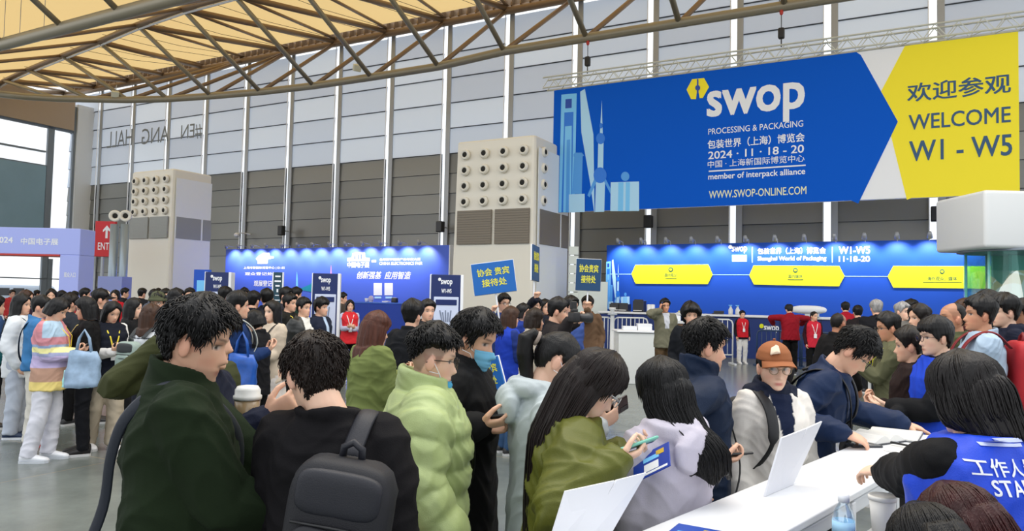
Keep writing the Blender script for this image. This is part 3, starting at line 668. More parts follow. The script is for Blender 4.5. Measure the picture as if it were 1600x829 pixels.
# wall loudspeakers and dome camera
for x, y, lab in ((440, 360, 'small black loudspeaker on the wall above the left of the lilac stage'), (688, 354, 'small black loudspeaker on the wall left of the cream tower'), (1013, 346, 'small black loudspeaker under the middle of the huge banner'), (1463, 334, 'small black loudspeaker under the yellow end of the huge banner')):
    P = wallplane(.75); s, h = P.sh(x, y)
    d = thing('loudspeaker', lab, 'speaker', P.mat(s, h, 0))
    q = MB(); q.rbox((0, 0, 0), (.34, .52, .3), .04); q.obj('cabinet', blackm, d); q = MB(); q.rbox((0, 0, .155), (.28, .46, .02), .01); q.obj('grille', dk, d)
    q = MB(); q.tube([(0, 0, -.1), (0, 0, -.6)], .03, 6); q.obj('bracket', grey_al, d)
P = wallplane(.8); s, h = P.sh(370, 367)
d = thing('dome_camera', 'white dome camera on a short arm above the lilac stage corner', 'camera', P.mat(s, h, 0))
q = MB(); q.sup((0, 0, 0), (.16, .14, .16)); q.obj('dome', white_al, d, True); q = MB(); q.tube([(0, .1, 0), (.1, .15, -.4), (.25, .1, -.75)], .035, 8); q.obj('arm', white_al, d)

# standing kiosks
navy = mat('kiosk_navy', srgb(12, 36, 96), .4); panelw = mat('kiosk_panel', srgb(205, 215, 240), .4)
def kiosk(label, x0, x1, ytop, Y, yaw, side):
    p0 = at((x0+x1)/2, ytop, Y); zt = p0[2]; w = (x1-x0)/FPX*Y
    th = thing('information_kiosk', label, 'kiosk', T(p0[0], Y, 0) @ Matrix.Rotation(math.radians(yaw), 4, 'Z'))
    q = MB(); q.rbox((0, .0, zt/2+.02), (w, .12, zt-.04), .01); q.obj('panel', navy, th)
    q = MB(); q.rbox((w/2+.0, .1, zt/2+.02), (.06, .34, zt-.03), .01); q.rbox((-w/2, .1, zt/2+.02), (.04, .3, zt-.03), .01); q.obj('side_frame', whitep, th)
    q = MB(); q.rbox((0, .05, .03), (w+.1, .6, .06), .01); q.obj('base', grey_al, th)
    q = MB(); q.rbox((0, -.065, zt-.95), (w*.8, .02, 1.0), .03); q.obj('white_board', panelw, th)
    q = MB(); q.rbox((0, -.08, zt-.56), (w*.68, .02, .11), .05); q.obj('title_pill', navy, th)
    q = MB()
    for k in range(5): q.tube([(-w*.2+w*.09*k, -.08, zt-.72-.04*(k % 2)), (-w*.12+w*.06*k, -.08, zt-.95)], .012, 6)
    q.box((-.08, -.078, zt-1.12), (w*.3, .01, .015)); q.box((-.08, -.078, zt-1.2), (w*.3, .01, .015)); q.obj('route_map', mat('map_grey', (.2, .24, .34), .5), th)
    for s, cz, hh, ww in (('swop', zt-.17, .12, w*.36), ('W1-W5', zt-.33, .08, w*.32)):
        o = letters(th, s, 0, 0, ww, hh, whitep, 0, .03); o.matrix_parent_inverse = Matrix.Identity(4); o.matrix_local = T(0, -.062, cz) @ Matrix.Rotation(math.pi/2, 4, 'X')
    q = MB(); q.sup((-w*.23, -.065, zt-.1), (.03, .006, .035)); q.obj('logo', whitep, th)
kiosk('navy map kiosk by the white exhaust tower, left of the lilac wall', 323, 360, 425, 17, 6, 1)
kiosk('navy map kiosk with a bright white edge, in front of the lilac wall', 490, 530, 427, 16, 10, 1)
kiosk('navy map kiosk standing just left of the cream exhaust tower', 674, 722, 429, 15, 8, 1)
p0 = at(317, 421, 19); d = thing('banner_stand', 'light blue banner stand half hidden behind the leftmost navy kiosk', 'banner stand', T(p0[0], 19, 0))
q = MB(); q.rbox((0, 0, p0[2]/2), (.44, .04, p0[2]), .01); q.obj('banner', mat('roll_blue', srgb(14, 80, 190), .5), d); q = MB(); q.box((0, -.03, p0[2]-.45), (.25, .02, .35)); q.box((0, -.03, p0[2]-.8), (.35, .02, .06)); q.obj('print', sky1, d); q = MB(); q.rbox((0, 0, .04), (.5, .3, .08), .02); q.obj('base', grey_al, d)
p0 = at(435, 425, 14); d = thing('poster_stand', 'narrow dark green poster stand with a white frame among the crowd', 'poster stand', T(p0[0], 14, 0))
q = MB(); q.rbox((0, 0, p0[2]-.42), (.17, .03, .84), .01); q.obj('poster', mat('poster_green', srgb(24, 64, 80), .5), d)
q = MB()
for sx in (-.095, .095): q.box((sx, 0, p0[2]/2), (.02, .04, p0[2]))
q.rbox((0, 0, .02), (.4, .35, .04), .01); q.obj('frame', whitep, d)
q = MB()
for k, (ww, hh) in enumerate(((.1, .03), (.12, .03), (.08, .03), (.03, .06), (.08, .015), (.1, .015))): q.box((0, -.02, p0[2]-.08-k*.09), (ww, .01, hh))
q.obj('printed_line', whitep, d)
# handheld signs
sgn_blue = mat('card_blue', srgb(10, 96, 176), .5); sgn_teal = mat('card_teal', srgb(8, 62, 104), .5); sgn_y = mat('card_yellow', srgb(226, 220, 60), .55)
def handsign(label, c, Y, m, lines, stick, out_mat=whitep, dy=0):
    A, B, Cc, D = [at(x, y, Y+dd) for (x, y), dd in zip(c, (0, dy, dy, 0))]
    P = Plane((A+B+Cc+D)/4, (B+Cc)-(A+D), (A+B)-(Cc+D)); P.u = np.cross(np.cross(P.r, P.u), P.r); P.n = np.cross(P.r, P.u)
    w = np.linalg.norm((B+Cc)-(A+D))/2; h = np.linalg.norm((A+B)-(Cc+D))/2
    th = thing('handheld_sign', label, 'sign', P.mat())
    q = MB(); q.rbox((0, 0, 0), (w, h, .02), .004); q.obj('card', m, th)
    q = MB(); q.rbox((0, 0, -.02), (w*1.02, h*1.02, .02), .004); q.obj('backing', out_mat, th)
    k = len(lines)
    for i, s in enumerate(lines):
        cy = h*(.20-.34*i) if k == 2 else 0
        letters(th, s, 0, cy, w*(.76 if len(s) > 3 else .58), h*.24, sgn_y, .011, .02)
    if stick:
        L = stick/FPX*Y; q = MB(); q.tube([(0, -h/2-L, -.025), (0, h*.3, -.025)], .013, 8); q.obj('stick', out_mat, th)
    return th
handsign('tilted blue handheld sign with yellow writing before the cream tower', [(735.5, 413.5), (801.5, 405), (807.5, 454), (742, 462)], 10.5, sgn_blue, ('协会 贵宾', '接待处'), 45)
handsign('handheld sign seen nearly edge on beside the cream tower corner', [(832, 381), (842, 386), (842, 440), (832, 437)], 11.2, sgn_teal, ('协会贵宾', '接待处'), 40, dy=.42)
handsign('dark teal handheld sign with yellow writing left of the deep blue wall', [(902, 404), (942, 405), (936, 455), (898, 452.5)], 11.7, sgn_teal, ('协会贵宾', '接待处'), 40)
handsign('low blue handheld sign between the masked man and the grey hoodie woman', [(741, 566), (784, 553), (785, 611), (741, 622)], 6.0, sgn_blue, ('协会贵宾', '接待处'), 20, dy=-.1)
# belt barrier
z = .92; a = at(690, 626, 5.75); b = at(852, 641, 5.6)
d = thing('belt_barrier', 'black belt barrier stretched behind the masked man', 'barrier', T(a[0], a[1], 0))
q = MB(); L = b-a; q.box((L[0]/2, L[1]/2, a[2]-.03), (np.hypot(L[0], L[1]), .006, .07), np.array(Matrix.Rotation(math.atan2(L[1], L[0]), 3, 'Z'))); q.obj('belt', blackm, d)
for k in (0, 1):
    q = MB(); q.lathe([(0, 0), (.16, 0), (.16, .02), (.04, .05), (.03, .06), (.03, a[2]+.02), (.04, a[2]+.03), (.04, a[2]+.06), (0, a[2]+.07)], 18, (L[0]*k, L[1]*k, 0)); q.obj('post', blackm, d, True)
# crowd barriers
def barrier(label, x0, x1, Y, zt, m, nb, dy=0):
    a = at(x0, 500, Y); b = at(x1, 500, Y+dy); Lx = float(np.hypot(b[0]-a[0], b[1]-a[1]))
    th = thing('crowd_barrier', label, 'barrier', T(a[0], a[1], 0) @ Matrix.Rotation(math.atan2(b[1]-a[1], b[0]-a[0]), 4, 'Z'))
    q = MB(); r = .12; q.tube([(0, 0, .05), (0, 0, zt-r), (r*.3, 0, zt-r*.3), (r, 0, zt), (Lx-r, 0, zt), (Lx-r*.3, 0, zt-r*.3), (Lx, 0, zt-r), (Lx, 0, .05)], .022, 8); q.tube([(0, 0, .28), (Lx, 0, .28)], .02, 8); q.obj('frame', m, th, True)
    for k in range(1, nb): q = MB(); q.tube([(Lx*k/nb, 0, .28), (Lx*k/nb, 0, zt)], .012, 6); q.obj('bar', m, th, True)
    for k in (0, 1): q = MB(); q.box((Lx*k, 0, .03), (.06, .6, .05)); q.obj('foot', m, th)
wmet = mat('white_barrier', (.75, .77, .78), .35); nvm = mat('navy_barrier', (.02, .05, .12), .4)
barrier('white barred crowd barrier nearest the cream tower', 915, 956, 22, 1.25, wmet, 7)
barrier('white barred crowd barrier beside the man on the phone', 959, 1012, 22, 1.25, wmet, 8)
barrier('pale barrier with one rounded end behind the navy jacket man', 1080, 1145, 21, 1.28, wmet, 8)
barrier('navy crowd barrier in front of the counter behind the tan cap', 1183, 1250, 21, 1.0, nvm, 9, -.6)
barrier('navy crowd barrier behind the red vest woman', 1253, 1330, 20.3, 1.0, nvm, 9, -.6)
p = at(957, 480, 21.9); d = thing('barrier_post', 'thick white post where the two white barriers meet', 'post', T(p[0], 21.9, 0))
q = MB(); q.lathe([(0, 0), (.2, 0), (.2, .04), (.07, .06), (.06, p[2]-.1), (.1, p[2]-.05), (.1, p[2]), (0, p[2])], 16); q.obj('pole', wmet, d, True)
q = MB(); q.rbox((0, 0, p[2]-.2), (.26, .2, .05), .01); q.obj('clamp', grey_al, d)
# white reception box and wooden podium
a = at(967, 518, 15.6); b = at(1024, 518, 15.6); w = b[0]-a[0]; zt = a[2]
d = thing('white_counter', 'plain white box counter to the left of the man on the phone', 'counter', T((a[0]+b[0])/2, 15.6, 0))
q = MB(); q.rbox((0, .35, zt/2-.01), (w, .7, zt-.02), .015); q.obj('body', mat('white_box', (.74, .76, .75), .4), d); q = MB(); q.rbox((.0, .38, zt+.01), (w+.08, .84, .04), .012); q.obj('countertop', whitep, d)
for k, (dx, hh, lab) in enumerate(((-.1, .08, 'thick stack of white leaflets on the left of the white box counter'), (.22, .14, 'taller stack of white leaflets on the white box counter'))):
    c = thing('leaflet_stack', lab, 'papers', T((a[0]+b[0])/2+dx, 16., zt+.032)); q = MB()
    for j in range(7): q.box((.006*math.sin(j*3), .004*math.cos(j*2), hh*(j+.5)/7), (.3, .22, hh/7*.9))
    q.obj('leaflets', whitep, c)
a = at(1052, 505, 18.5); d = thing('wooden_podium', 'brown wooden podium just right of the man on the phone', 'podium', T(a[0], 18.5, 0)); zt = a[2]
wood = mat('podium_wood', (.22, .11, .05), .5, var=.25, vscale=3, stretch=(6, 6, 1))
q = MB(); q.box((0, .2, zt/2), (.5, .4, zt)); q.obj('body', wood, d); q = MB(); q.rbox((0, .2, zt+.03), (.6, .5, .06), .01); q.obj('podium_top', lt, d); q = MB(); q.rbox((0, .2, zt+.13), (.4, .3, .14), .02); q.obj('tray', whitep, d)
# pale partition left of the deep blue wall
a = at(889, 384, 27); b = at(904, 384, 27); c = at(950, 440, 27)
d = thing('partition', 'pale slatted partition between the cream tower and the deep blue wall', 'partition', T(a[0], 27, 0))
q = MB()
for k in range(11): q.rbox(((b[0]-a[0])/2, 0, a[2]*(k+.5)/11), (b[0]-a[0], .1, a[2]/11-.03), .01)
q.obj('slat_panel', mat('pale_green_white', (.74, .80, .76), .5), d); q = MB(); q.box(((b[0]+c[0])/2-a[0], .1, c[2]/2), (c[0]-b[0], .08, c[2])); q.obj('low_panel', MATS[[k for k in MATS if k[0] == 'pale_green_white'][0]], d)
# glass display column on the right
YK = 13.; a = at(1528, 300, YK); zt = at(1565, 299, YK)[2]; zb = at(1532, 388, YK)[2]
R_ = .95; cx = a[0]+R_
kc = thing('display_column', 'white capped round glass column at the right edge under the banner', 'display column', T(cx, YK+R_*.6, 0))
q = MB(); q.rbox((0, 0, (zt+zb)/2), (R_*2, R_*1.6, zt-zb), .07, None, 4); q.obj('cap', mat('column_white', (.66, .68, .69), .4), kc, True)
q = MB(); q.lathe([(0, zb-.03), (R_*.9, zb-.03), (R_*.9, zb), (0, zb)], 32); q.obj('collar', frame_m, kc, True)
q = MB(); q.lathe([(.74, 0.1), (.74, zb-.02), (.72, zb-.02), (.72, .1)], 40); q.obj('glass_tube', glassmat('teal_glass', (.70, .93, .90), .86), kc, True)
q = MB()
for k in range(6):
    an = k*math.pi/3+.5; q.tube([(.7*math.cos(an), .7*math.sin(an), .1), (.7*math.cos(an), .7*math.sin(an), zb-.03)], .025, 8)
q.obj('glass_rib', mat('rib_pale', (.6, .75, .74), .3), kc, True)
q = MB(); q.box((.3, .2, zb/2), (.5, .06, zb-.1), np.array(Matrix.Rotation(.4, 3, 'Z'))); q.box((.05, .35, zb/2), (.3, .06, zb-.1), np.array(Matrix.Rotation(-.5, 3, 'Z'))); q.obj('inner_panel', mat('teal_panel', srgb(20, 140, 130), .4), kc)
q = MB(); q.lathe([(0, 0), (.85, 0), (.85, .1), (0, .1)], 32); q.obj('base', whitep, kc, True)
# vehicle outside the glass
p = at(27, 449, 60); d = thing('parked_van', 'pale blue van parked outside beyond the left glazing', 'van', T(p[0], 60, 0))
q = MB(); q.rbox((0, 0, 1.15), (5.2, 2, 1.7), .3); q.obj('van_body', mat('van_paint', (.45, .52, .62), .4), d, True); q = MB()
for k in (-1.6, -.4, .8): q.rbox((k, -1.0, 1.45), (.9, .04, .6), .02)
q.obj('window', dk, d)
for k in (-1.7, 1.7): q = MB(); q.lathe([(0, -.12), (.32, -.12), (.36, -.08), (.36, .08), (.32, .12), (0, .12)], 18, (k, -.95, .36), (0, 1, 0)); q.obj('wheel', blackm, d, True)

# ------------------------------------------------------------------ people: body, hair and clothing built as grown, fused surfaces
TMP = bpy.data.scenes.new('workbench')
def fuse(mb, voxel, smooth=2, fac=.5):
    """fuse overlapping shapes into one continuous skin"""
    me = bpy.data.meshes.new('raw'); me.from_pydata(mb.v, [], mb.f)
    bm = bmesh.new(); bm.from_mesh(me); bmesh.ops.recalc_face_normals(bm, faces=bm.faces); bm.to_mesh(me); bm.free()
    o = bpy.data.objects.new('raw', me); TMP.collection.objects.link(o)
    r = o.modifiers.new('r', 'REMESH'); r.mode = 'VOXEL'; r.voxel_size = voxel; r.use_smooth_shade = True
    if smooth:
        s = o.modifiers.new('s', 'SMOOTH'); s.factor = fac; s.iterations = smooth
    vl = TMP.view_layers[0]; vl.update(); dg = vl.depsgraph; dg.update()
    out = bpy.data.meshes.new_from_object(o.evaluated_get(dg))
    bpy.data.objects.remove(o); bpy.data.meshes.remove(me)
    out.polygons.foreach_set('use_smooth', [True]*len(out.polygons))
    return out
def getco(me):
    a = np.empty(len(me.vertices)*3); me.vertices.foreach_get('co', a); return a.reshape(-1, 3)
def setco(me, a): me.vertices.foreach_set('co', a.ravel()); me.update()
def getno(me):
    a = np.empty(len(me.vertices)*3); me.vertex_normals.foreach_get('vector', a); return a.reshape(-1, 3)
def folds(me, amp, seed, freq=1.0, mask=None):
    """cloth wrinkles: warped ridges"""
    p = getco(me); n = getno(me); r = np.random.default_rng(seed)
    q = p*9*freq; d = np.zeros(len(p))
    for k in range(3):
        ph = r.uniform(0, 6.28, 3)
        q = q+.55*np.sin(q[:, [1, 2, 0]]*(.9+.5*k)+ph)
    for k in range(4):
        v = r.normal(size=3); v[2] = abs(v[2])+.8; v /= np.linalg.norm(v)
        s = np.sin(q@v*(1.3+.8*k)+r.uniform(0, 6.28)); d += (1-np.abs(s))**1.6*(1/(1+.45*k))
    d = d-d.mean()
    if mask is not None: d *= mask(p)
    setco(me, p+n*(d*amp)[:, None])
def setcol(me, col, name='Col'):
    a = me.color_attributes.get(name) or me.color_attributes.new(name, 'FLOAT_COLOR', 'POINT')
    c = np.ones((len(me.vertices), 4), np.float32); c[:, :3] = col; a.data.foreach_set('color', c.ravel())
def spline(P, m=5):
    P = [np.array(p, float) for p in P]; Q = [2*P[0]-P[1]]+P+[2*P[-1]-P[-2]]; out = []
    for i in range(1, len(Q)-2):
        for t in np.linspace(0, 1, m, endpoint=False):
            a, b, c, d = Q[i-1:i+3]; out.append(.5*((2*b)+(c-a)*t+(2*a-5*b+4*c-d)*t*t+(3*b-a-3*c+d)*t**3))
    return out+[P[-1]]
def rotx(a): c, s = math.cos(a), math.sin(a); return np.array([[1, 0, 0], [0, c, -s], [0, s, c]])
def roty(a): c, s = math.cos(a), math.sin(a); return np.array([[c, 0, s], [0, 1, 0], [-s, 0, c]])
def rotz(a): c, s = math.cos(a), math.sin(a); return np.array([[c, -s, 0], [s, c, 0], [0, 0, 1]])
def nrm(v): v = np.array(v, float); return v/(np.linalg.norm(v)+1e-9)
def smooth01(x): x = np.clip(x, 0, 1); return x*x*(3-2*x)

# --- head shape tables (metres; y forward, z up, origin mid head)
_Z = np.array([-.117, -.113, -.105, -.095, -.083, -.07, -.055, -.04, -.02, 0, .02, .05, .075, .095, .108, .115, .118])
_YF = .94*np.array([.066, .078, .086, .087, .087, .089, .088, .087, .085, .086, .093, .091, .079, .056, .032, .014, .0])
_YB = .90*np.array([.025, .012, -.004, -.02, -.035, -.05, -.064, -.076, -.089, -.097, -.1, -.098, -.085, -.062, -.036, -.016, -.002])
_WX = .97*np.array([.014, .026, .038, .046, .053, .059, .064, .068, .072, .075, .077, .076, .067, .05, .03, .014, .002])
def head_pt(phi, z, off=0., face=True):
    """phi 0 = nose, + = right ear; arrays ok"""
    phi = np.asarray(phi, float); z = np.asarray(z, float)
    yf = np.interp(z, _Z, _YF); yb = np.interp(z, _Z, _YB); w = np.interp(z, _Z, _WX)
    yc = np.where(z > -.06, -.008, -.008+(z+.06)*-.55); yc = np.minimum(np.maximum(yc, yb+.004), yf-.004)
    s, c = np.sin(phi), np.cos(phi)
    x = w*np.sign(s)*np.abs(s)**.92
    y = np.where(c > 0, yc+(yf-yc)*np.abs(c)**.82, yc+(yb-yc)*np.abs(c)**.95)
    if face:
        fr = (c > 0)
        nz = np.interp(z, [-.058, -.05, -.043, -.03, -.01, .012], [0, .017, .028, .021, .010, 0]); nw = np.interp(z, [-.06, -.045, 0], [.017, .014, .009])
        y = y+fr*nz*np.exp(-(x/nw)**2)
        y = y-fr*.011*np.exp(-((np.abs(x)-.033)/.017)**2-((z-.001)/.012)**2)
        y = y+fr*.005*np.exp(-((np.abs(x)-.028)/.024)**2-((z-.021)/.007)**2)
        y = y+fr*(.006*np.exp(-(x/.024)**2-((z+.071)/.005)**2)+.006*np.exp(-(x/.021)**2-((z+.083)/.005)**2)-.003*np.exp(-(x/.026)**2-((z+.077)/.002)**2)+.006*np.exp(-(x/.02)**2-((z+.106)/.01)**2))
        x = x*(1+.05*np.exp(-((np.abs(phi)-.95)/.35)**2-((z+.03)/.02)**2))
    p = np.stack([x, y, z+0*x], -1)
    if np.any(np.asarray(off) != 0):
        d = p-np.array([0, -.008, .005]); d[..., 2] *= .9; d /= np.linalg.norm(d, axis=-1, keepdims=True)+1e-9
        p = p+d*np.asarray(off)[..., None]
    return p
_HZ = np.unique(np.concatenate([np.linspace(-.117, .118, 44), [-.115, .1165, .117, .1175]]))
_HP = np.linspace(-math.pi, math.pi, 64, endpoint=False)
def head_grid(offfn, zs=_HZ, ph=_HP, face=True):
    PH, ZZ = np.meshgrid(ph, zs); off = offfn(PH, ZZ) if offfn else 0*PH
    return head_pt(PH, ZZ, off, face)
LH = {  # hairline height against angle from the nose, degrees
    'short': ([0, 22, 38, 52, 62, 70, 80, 88, 97, 112, 130, 150, 180], [.062, .06, .052, .035, .02, -.012, -.022, .008, .018, -.02, -.058, -.07, -.072]),
    'fringe': ([0, 22, 38, 52, 62, 70, 80, 88, 97, 112, 130, 150, 180], [.034, .035, .03, .022, .01, -.02, -.028, -.005, .008, -.03, -.066, -.082, -.085]),
    'fade': ([0, 22, 38, 52, 62, 70, 80, 88, 97, 112, 130, 150, 180], [.06, .058, .056, .046, .042, .04, .042, .045, .045, .03, .005, -.012, -.016]),
    'woman': ([0, 8, 22, 38, 52, 66, 80, 100, 130, 180], [.07, .066, .05, .03, .008, -.02, -.05, -.075, -.09, -.095]),
    'pulled': ([0, 22, 38, 52, 66, 78, 88, 97, 112, 130, 180], [.07, .066, .056, .04, .018, -.015, .012, .02, -.02, -.055, -.068]),
    'bald': ([0, 60, 75, 90, 110, 140, 180], [.12, .12, .12, .04, -.02, -.06, -.065]),
}
def hair_cap(kind, thick, seed, res=1.0, side=None):
    r = np.random.default_rng(seed); side = thick*.55 if side is None else side
    zs = np.unique(np.concatenate([np.linspace(-.112, .118, int(52*res)), [.1165, .1172, .1177]])); ph = np.linspace(-math.pi, math.pi, int(110*res), endpoint=False)
    a = LH[kind]; f1, f2, f3 = r.uniform(0, 6.28, 3)
    def off(PH, Z):
        d = np.degrees(np.abs(PH)); zl = np.interp(d, a[0], a[1])
        jag = .006*np.sin(PH*23+f1)+.004*np.sin(PH*41+f2)+.003*np.sin(PH*67+f3)
        m = smooth01((Z-zl-jag)/.014)
        t = side+(thick-side)*smooth01((Z-.0)/.08)
        t = t*(1+.16*np.sin(PH*3+f2)*smooth01((Z-.02)/.05)+.10*np.sin(PH*7+Z*60+f1))
        st = .0022*np.sin(PH*34+Z*40*np.sin(f1)+f3)+.0018*np.sin(PH*57+Z*25+f2)
        return -.014+m*(.014+t+st*(t/.02))
    g = head_grid(off, zs, ph, face=False)
    q = MB(); q.rings(list(g)); return q

class Rig: pass
def make_rig(o):
    """joints of a 1.70 m figure in its own frame: feet at z=0, facing +y"""
    g = Rig(); fem = o.get('fem', False); k = .90 if fem else 1.0; bulk = o.get('bulk', 1.0)
    lean = math.radians(o.get('lean', 0)); g.k = k; g.bulk = bulk; g.fem = fem
    zt = np.linspace(.9, 1.62, 37); ang = lean*np.clip((zt-.9)/.42, 0, 1)
    cy = np.concatenate([[0], np.cumsum(np.sin((ang[1:]+ang[:-1])/2)*.02)]); cz = .9+np.concatenate([[0], np.cumsum(np.cos((ang[1:]+ang[:-1])/2)*.02)])
    hip_back = -math.sin(lean)*.16
    def bend(p):
        p = np.atleast_2d(np.array(p, float)); z = p[:, 2]; zz = np.clip(z, .9, 1.62)
        a = np.interp(zz, zt, ang); y0 = np.interp(zz, zt, cy)+hip_back*np.clip((z-.1)/.8, 0, 1); z0 = np.where(z < .9, z, np.interp(zz, zt, cz))
        ez = np.where(z > 1.62, z-1.62, 0)
        a = np.where(z < .9, 0, a)
        return np.stack([p[:, 0], y0+p[:, 1]*np.cos(a)+ez*np.sin(a), z0-p[:, 1]*np.sin(a)+ez*np.cos(a)], -1)
    g.bend = bend; g.b1 = lambda *p: bend([p])[0]
    sh = .158*k*min(bulk, 1.12)
    g.S = {s: g.b1(s*sh, .0, 1.385-.0*s) for s in (-1, 1)}
    hy = math.radians(o.get('hyaw', 0)); nod = math.radians(o.get('nod', 0)); tilt = math.radians(o.get('tilt', 0))
    nb = g.b1(0, -.012, 1.445); g.nb = nb
    g.HR = rotz(-hy)@rotx(-(lean*.75+nod))@roty(tilt)
    neck = rotz(-hy)@rotx(-(lean*.75+nod*.6))
    g.hs = o.get('hs', 1.0)
    g.H = nb+neck@np.array([o.get('hoff', 0), .028, .138-o.get('short_neck', 0)]); g.head = lambda p: g.H+(np.atleast_2d(p)*g.hs)@g.HR.T
    g.hipJ = {s: np.array([s*.088*(1.03 if fem else 1), hip_back*.95, .90]) for s in (-1, 1)}
    st = o.get('step', (0, 0))
    g.foot = {-1: np.array([-.095-.0*k, st[0], .0]), 1: np.array([.095, st[1], .0])}
    return g
def ik(S, Tg, L1, L2, pole):
    d = Tg-S; D = np.linalg.norm(d); D2 = min(D, (L1+L2)*.995); u = d/(D+1e-9)
    a = (L1*L1-L2*L2+D2*D2)/(2*D2); h = math.sqrt(max(L1*L1-a*a, 0)); p = np.array(pole, float); p = p-u*(p@u); p = nrm(p)
    return S+u*a+p*h, S+u*D2

def hand(mb, Wr, d, n, side, curl=.5, spread=.12, thumb=.5, sc=1.0, point=False):
    """palm, four unequal bent fingers and a thumb off the palm's side. d: hand direction, n: palm normal (fingers curl towards it)"""
    d = nrm(d); n = nrm(np.array(n)-d*(np.array(n)@d)); a = np.cross(d, n)*side   # a: towards the thumb
    P = lambda x, y, z: Wr+(a*x+d*y+n*z)*sc
    R = []
    for y, hw, ht, zo in ((-.03, .026, .02, 0), (0, .028, .019, 0), (.03, .036, .017, 0), (.06, .041, .015, 0), (.085, .040, .0125, .002), (.095, .034, .009, .004)):
        R.append([P(hw*math.cos(t), y, zo+ht*math.sin(t)) for t in np.linspace(0, 6.283, 14, endpoint=False)])
    mb.rings(R)
    for i, (bx, L, r) in enumerate(((.030, .070, .0088), (.0105, .079, .0090), (-.010, .073, .0086), (-.029, .056, .0076))):
        b = P(bx, .082, .002); c = curl*(1+.08*i); ang = 0; pts = [P(bx*.9, .06, .001), b]; rad = [r*sc, r*1.02*sc]
        fd = nrm(d+a*(spread*(bx/.03)))
        for k, f in enumerate((.45, .30, .25)):
            ang += c*(.75, 1.0, .7)[k]
            v = fd*math.cos(ang)+n*math.sin(ang); pts.append(pts[-1]+v*L*f*sc); rad.append(r*(.96-.09*k)*sc)
        mb.tube(pts, rad, 8, None, True)
    t0 = P(.022, .012, .004); t1 = P(.046, .038, .012+.012*thumb); t2 = t1+(nrm(d*.9+a*(.55-.5*thumb)+n*(.25+.6*thumb)))*.034*sc; t3 = t2+(nrm(d*.95+a*(.2-.6*thumb)+n*(.2+.5*thumb)))*.028*sc
    mb.tube([t0, t1, t2, t3], [.015*sc, .0125*sc, .0105*sc, .0085*sc], 8, None, True)

SKIN = [srgb(226, 178, 150), srgb(236, 194, 168), srgb(205, 150, 118), srgb(178, 122, 92)]
def skin_mat(): return mat('skin', (.7, .45, .33), .48, 0, .4, attr='Col', sss=.12, bump=.04, bscale=160)
def hair_mat(c): return mat('hair', c, .42, 0, .28, bump=.6, bscale=34, stretch=(7, 7, .7), var=.35, vscale=5)
def cloth(c, rough=.8, var=.10, bump=.22, bs=240, sheen=.0, spec=.25):
    k = np.interp(max(c), [.0, .03, .12, .4], [.5, .6, .78, .95]); c = tuple(x*k for x in c); return mat('fabric', c, rough, 0, spec, bump=bump, bscale=bs, var=var, vscale=5, sheen=sheen)
HAIRC = {'black': (.006, .0055, .006), 'dark': (.011, .008, .007), 'brown': (.045, .019, .010), 'auburn': (.075, .022, .012), 'maroon': (.035, .006, .006), 'grey': (.32, .31, .31), 'ash': (.05, .035, .025)}

def torso_rings(g, spec, n=28, grow=0., quilt=None):
    """spec rows: z, half width, half depth, y offset"""
    R = []
    if quilt:
        zs = np.arange(spec[0][0], spec[-1][0], .014); zs = np.append(zs, spec[-1][0]); S_ = np.array(spec)
        spec = [(z, *[np.interp(z, S_[:, 0], S_[:, c]) for c in (1, 2, 3)]) for z in zs]
    for z, a, b, yo in spec:
        q = 0
        if quilt and z < 1.36:
            q = quilt[1]*(abs(math.sin(math.pi*(z-.86)/quilt[0]))**.55-.55)
        aa, bb = a*g.k*g.bulk+grow+q, b*g.bulk+grow+q
        e = .82
        ring = [(aa*math.copysign(abs(math.cos(t))**e, math.cos(t)), yo+bb*math.copysign(abs(math.sin(t))**e, math.sin(t)), z) for t in np.linspace(0, 2*math.pi, n, endpoint=False)]
        R.append(list(g.bend(ring)))
    return R
BODYT = [(.84, .145, .10, 0), (.93, .148, .104, 0), (1.02, .15, .105, .005), (1.12, .145, .105, .008), (1.22, .16, .115, .01), (1.32, .168, .115, .006), (1.385, .165, .085, -.004), (1.43, .10, .065, -.01), (1.46, .055, .055, -.01)]
JACK = [(1.06, .155, .118, 0), (1.14, .160, .122, .004), (1.24, .170, .126, .006), (1.32, .176, .122, .002), (1.385, .166, .096, -.004), (1.43, .115, .08, -.008), (1.455, .08, .07, -.006)]
def arm_pts(g, s, E, Wr, r, quilt=None, cuff=.0):
    S = g.S[s]; n = 10
    up = [S+(E-S)*t for t in np.linspace(0, 1, n)]; lo = [E+(Wr-E)*t for t in np.linspace(0, 1-cuff, n)][1:]
    # round the elbow
    pts = up[:-1]+[E*.72+.14*up[-2]+.14*lo[0]]+lo
    t = np.linspace(0, 1, len(pts)); rad = np.interp(t, [0, .14, .5, .58, 1], [r[0]*.92, r[0], r[1], r[1]*1.02, r[2]])
    if quilt:
        P = np.array(pts); L = np.concatenate([[0], np.cumsum(np.linalg.norm(np.diff(P, axis=0), axis=1))]); ls = np.arange(0, L[-1], .013)
        P2 = np.stack([np.interp(ls, L, P[:, i]) for i in range(3)], -1); rad = np.interp(ls, L, rad)+quilt[1]*(np.abs(np.sin(math.pi*ls/quilt[0]))**.55-.55); pts = list(P2)
    return pts, list(rad)

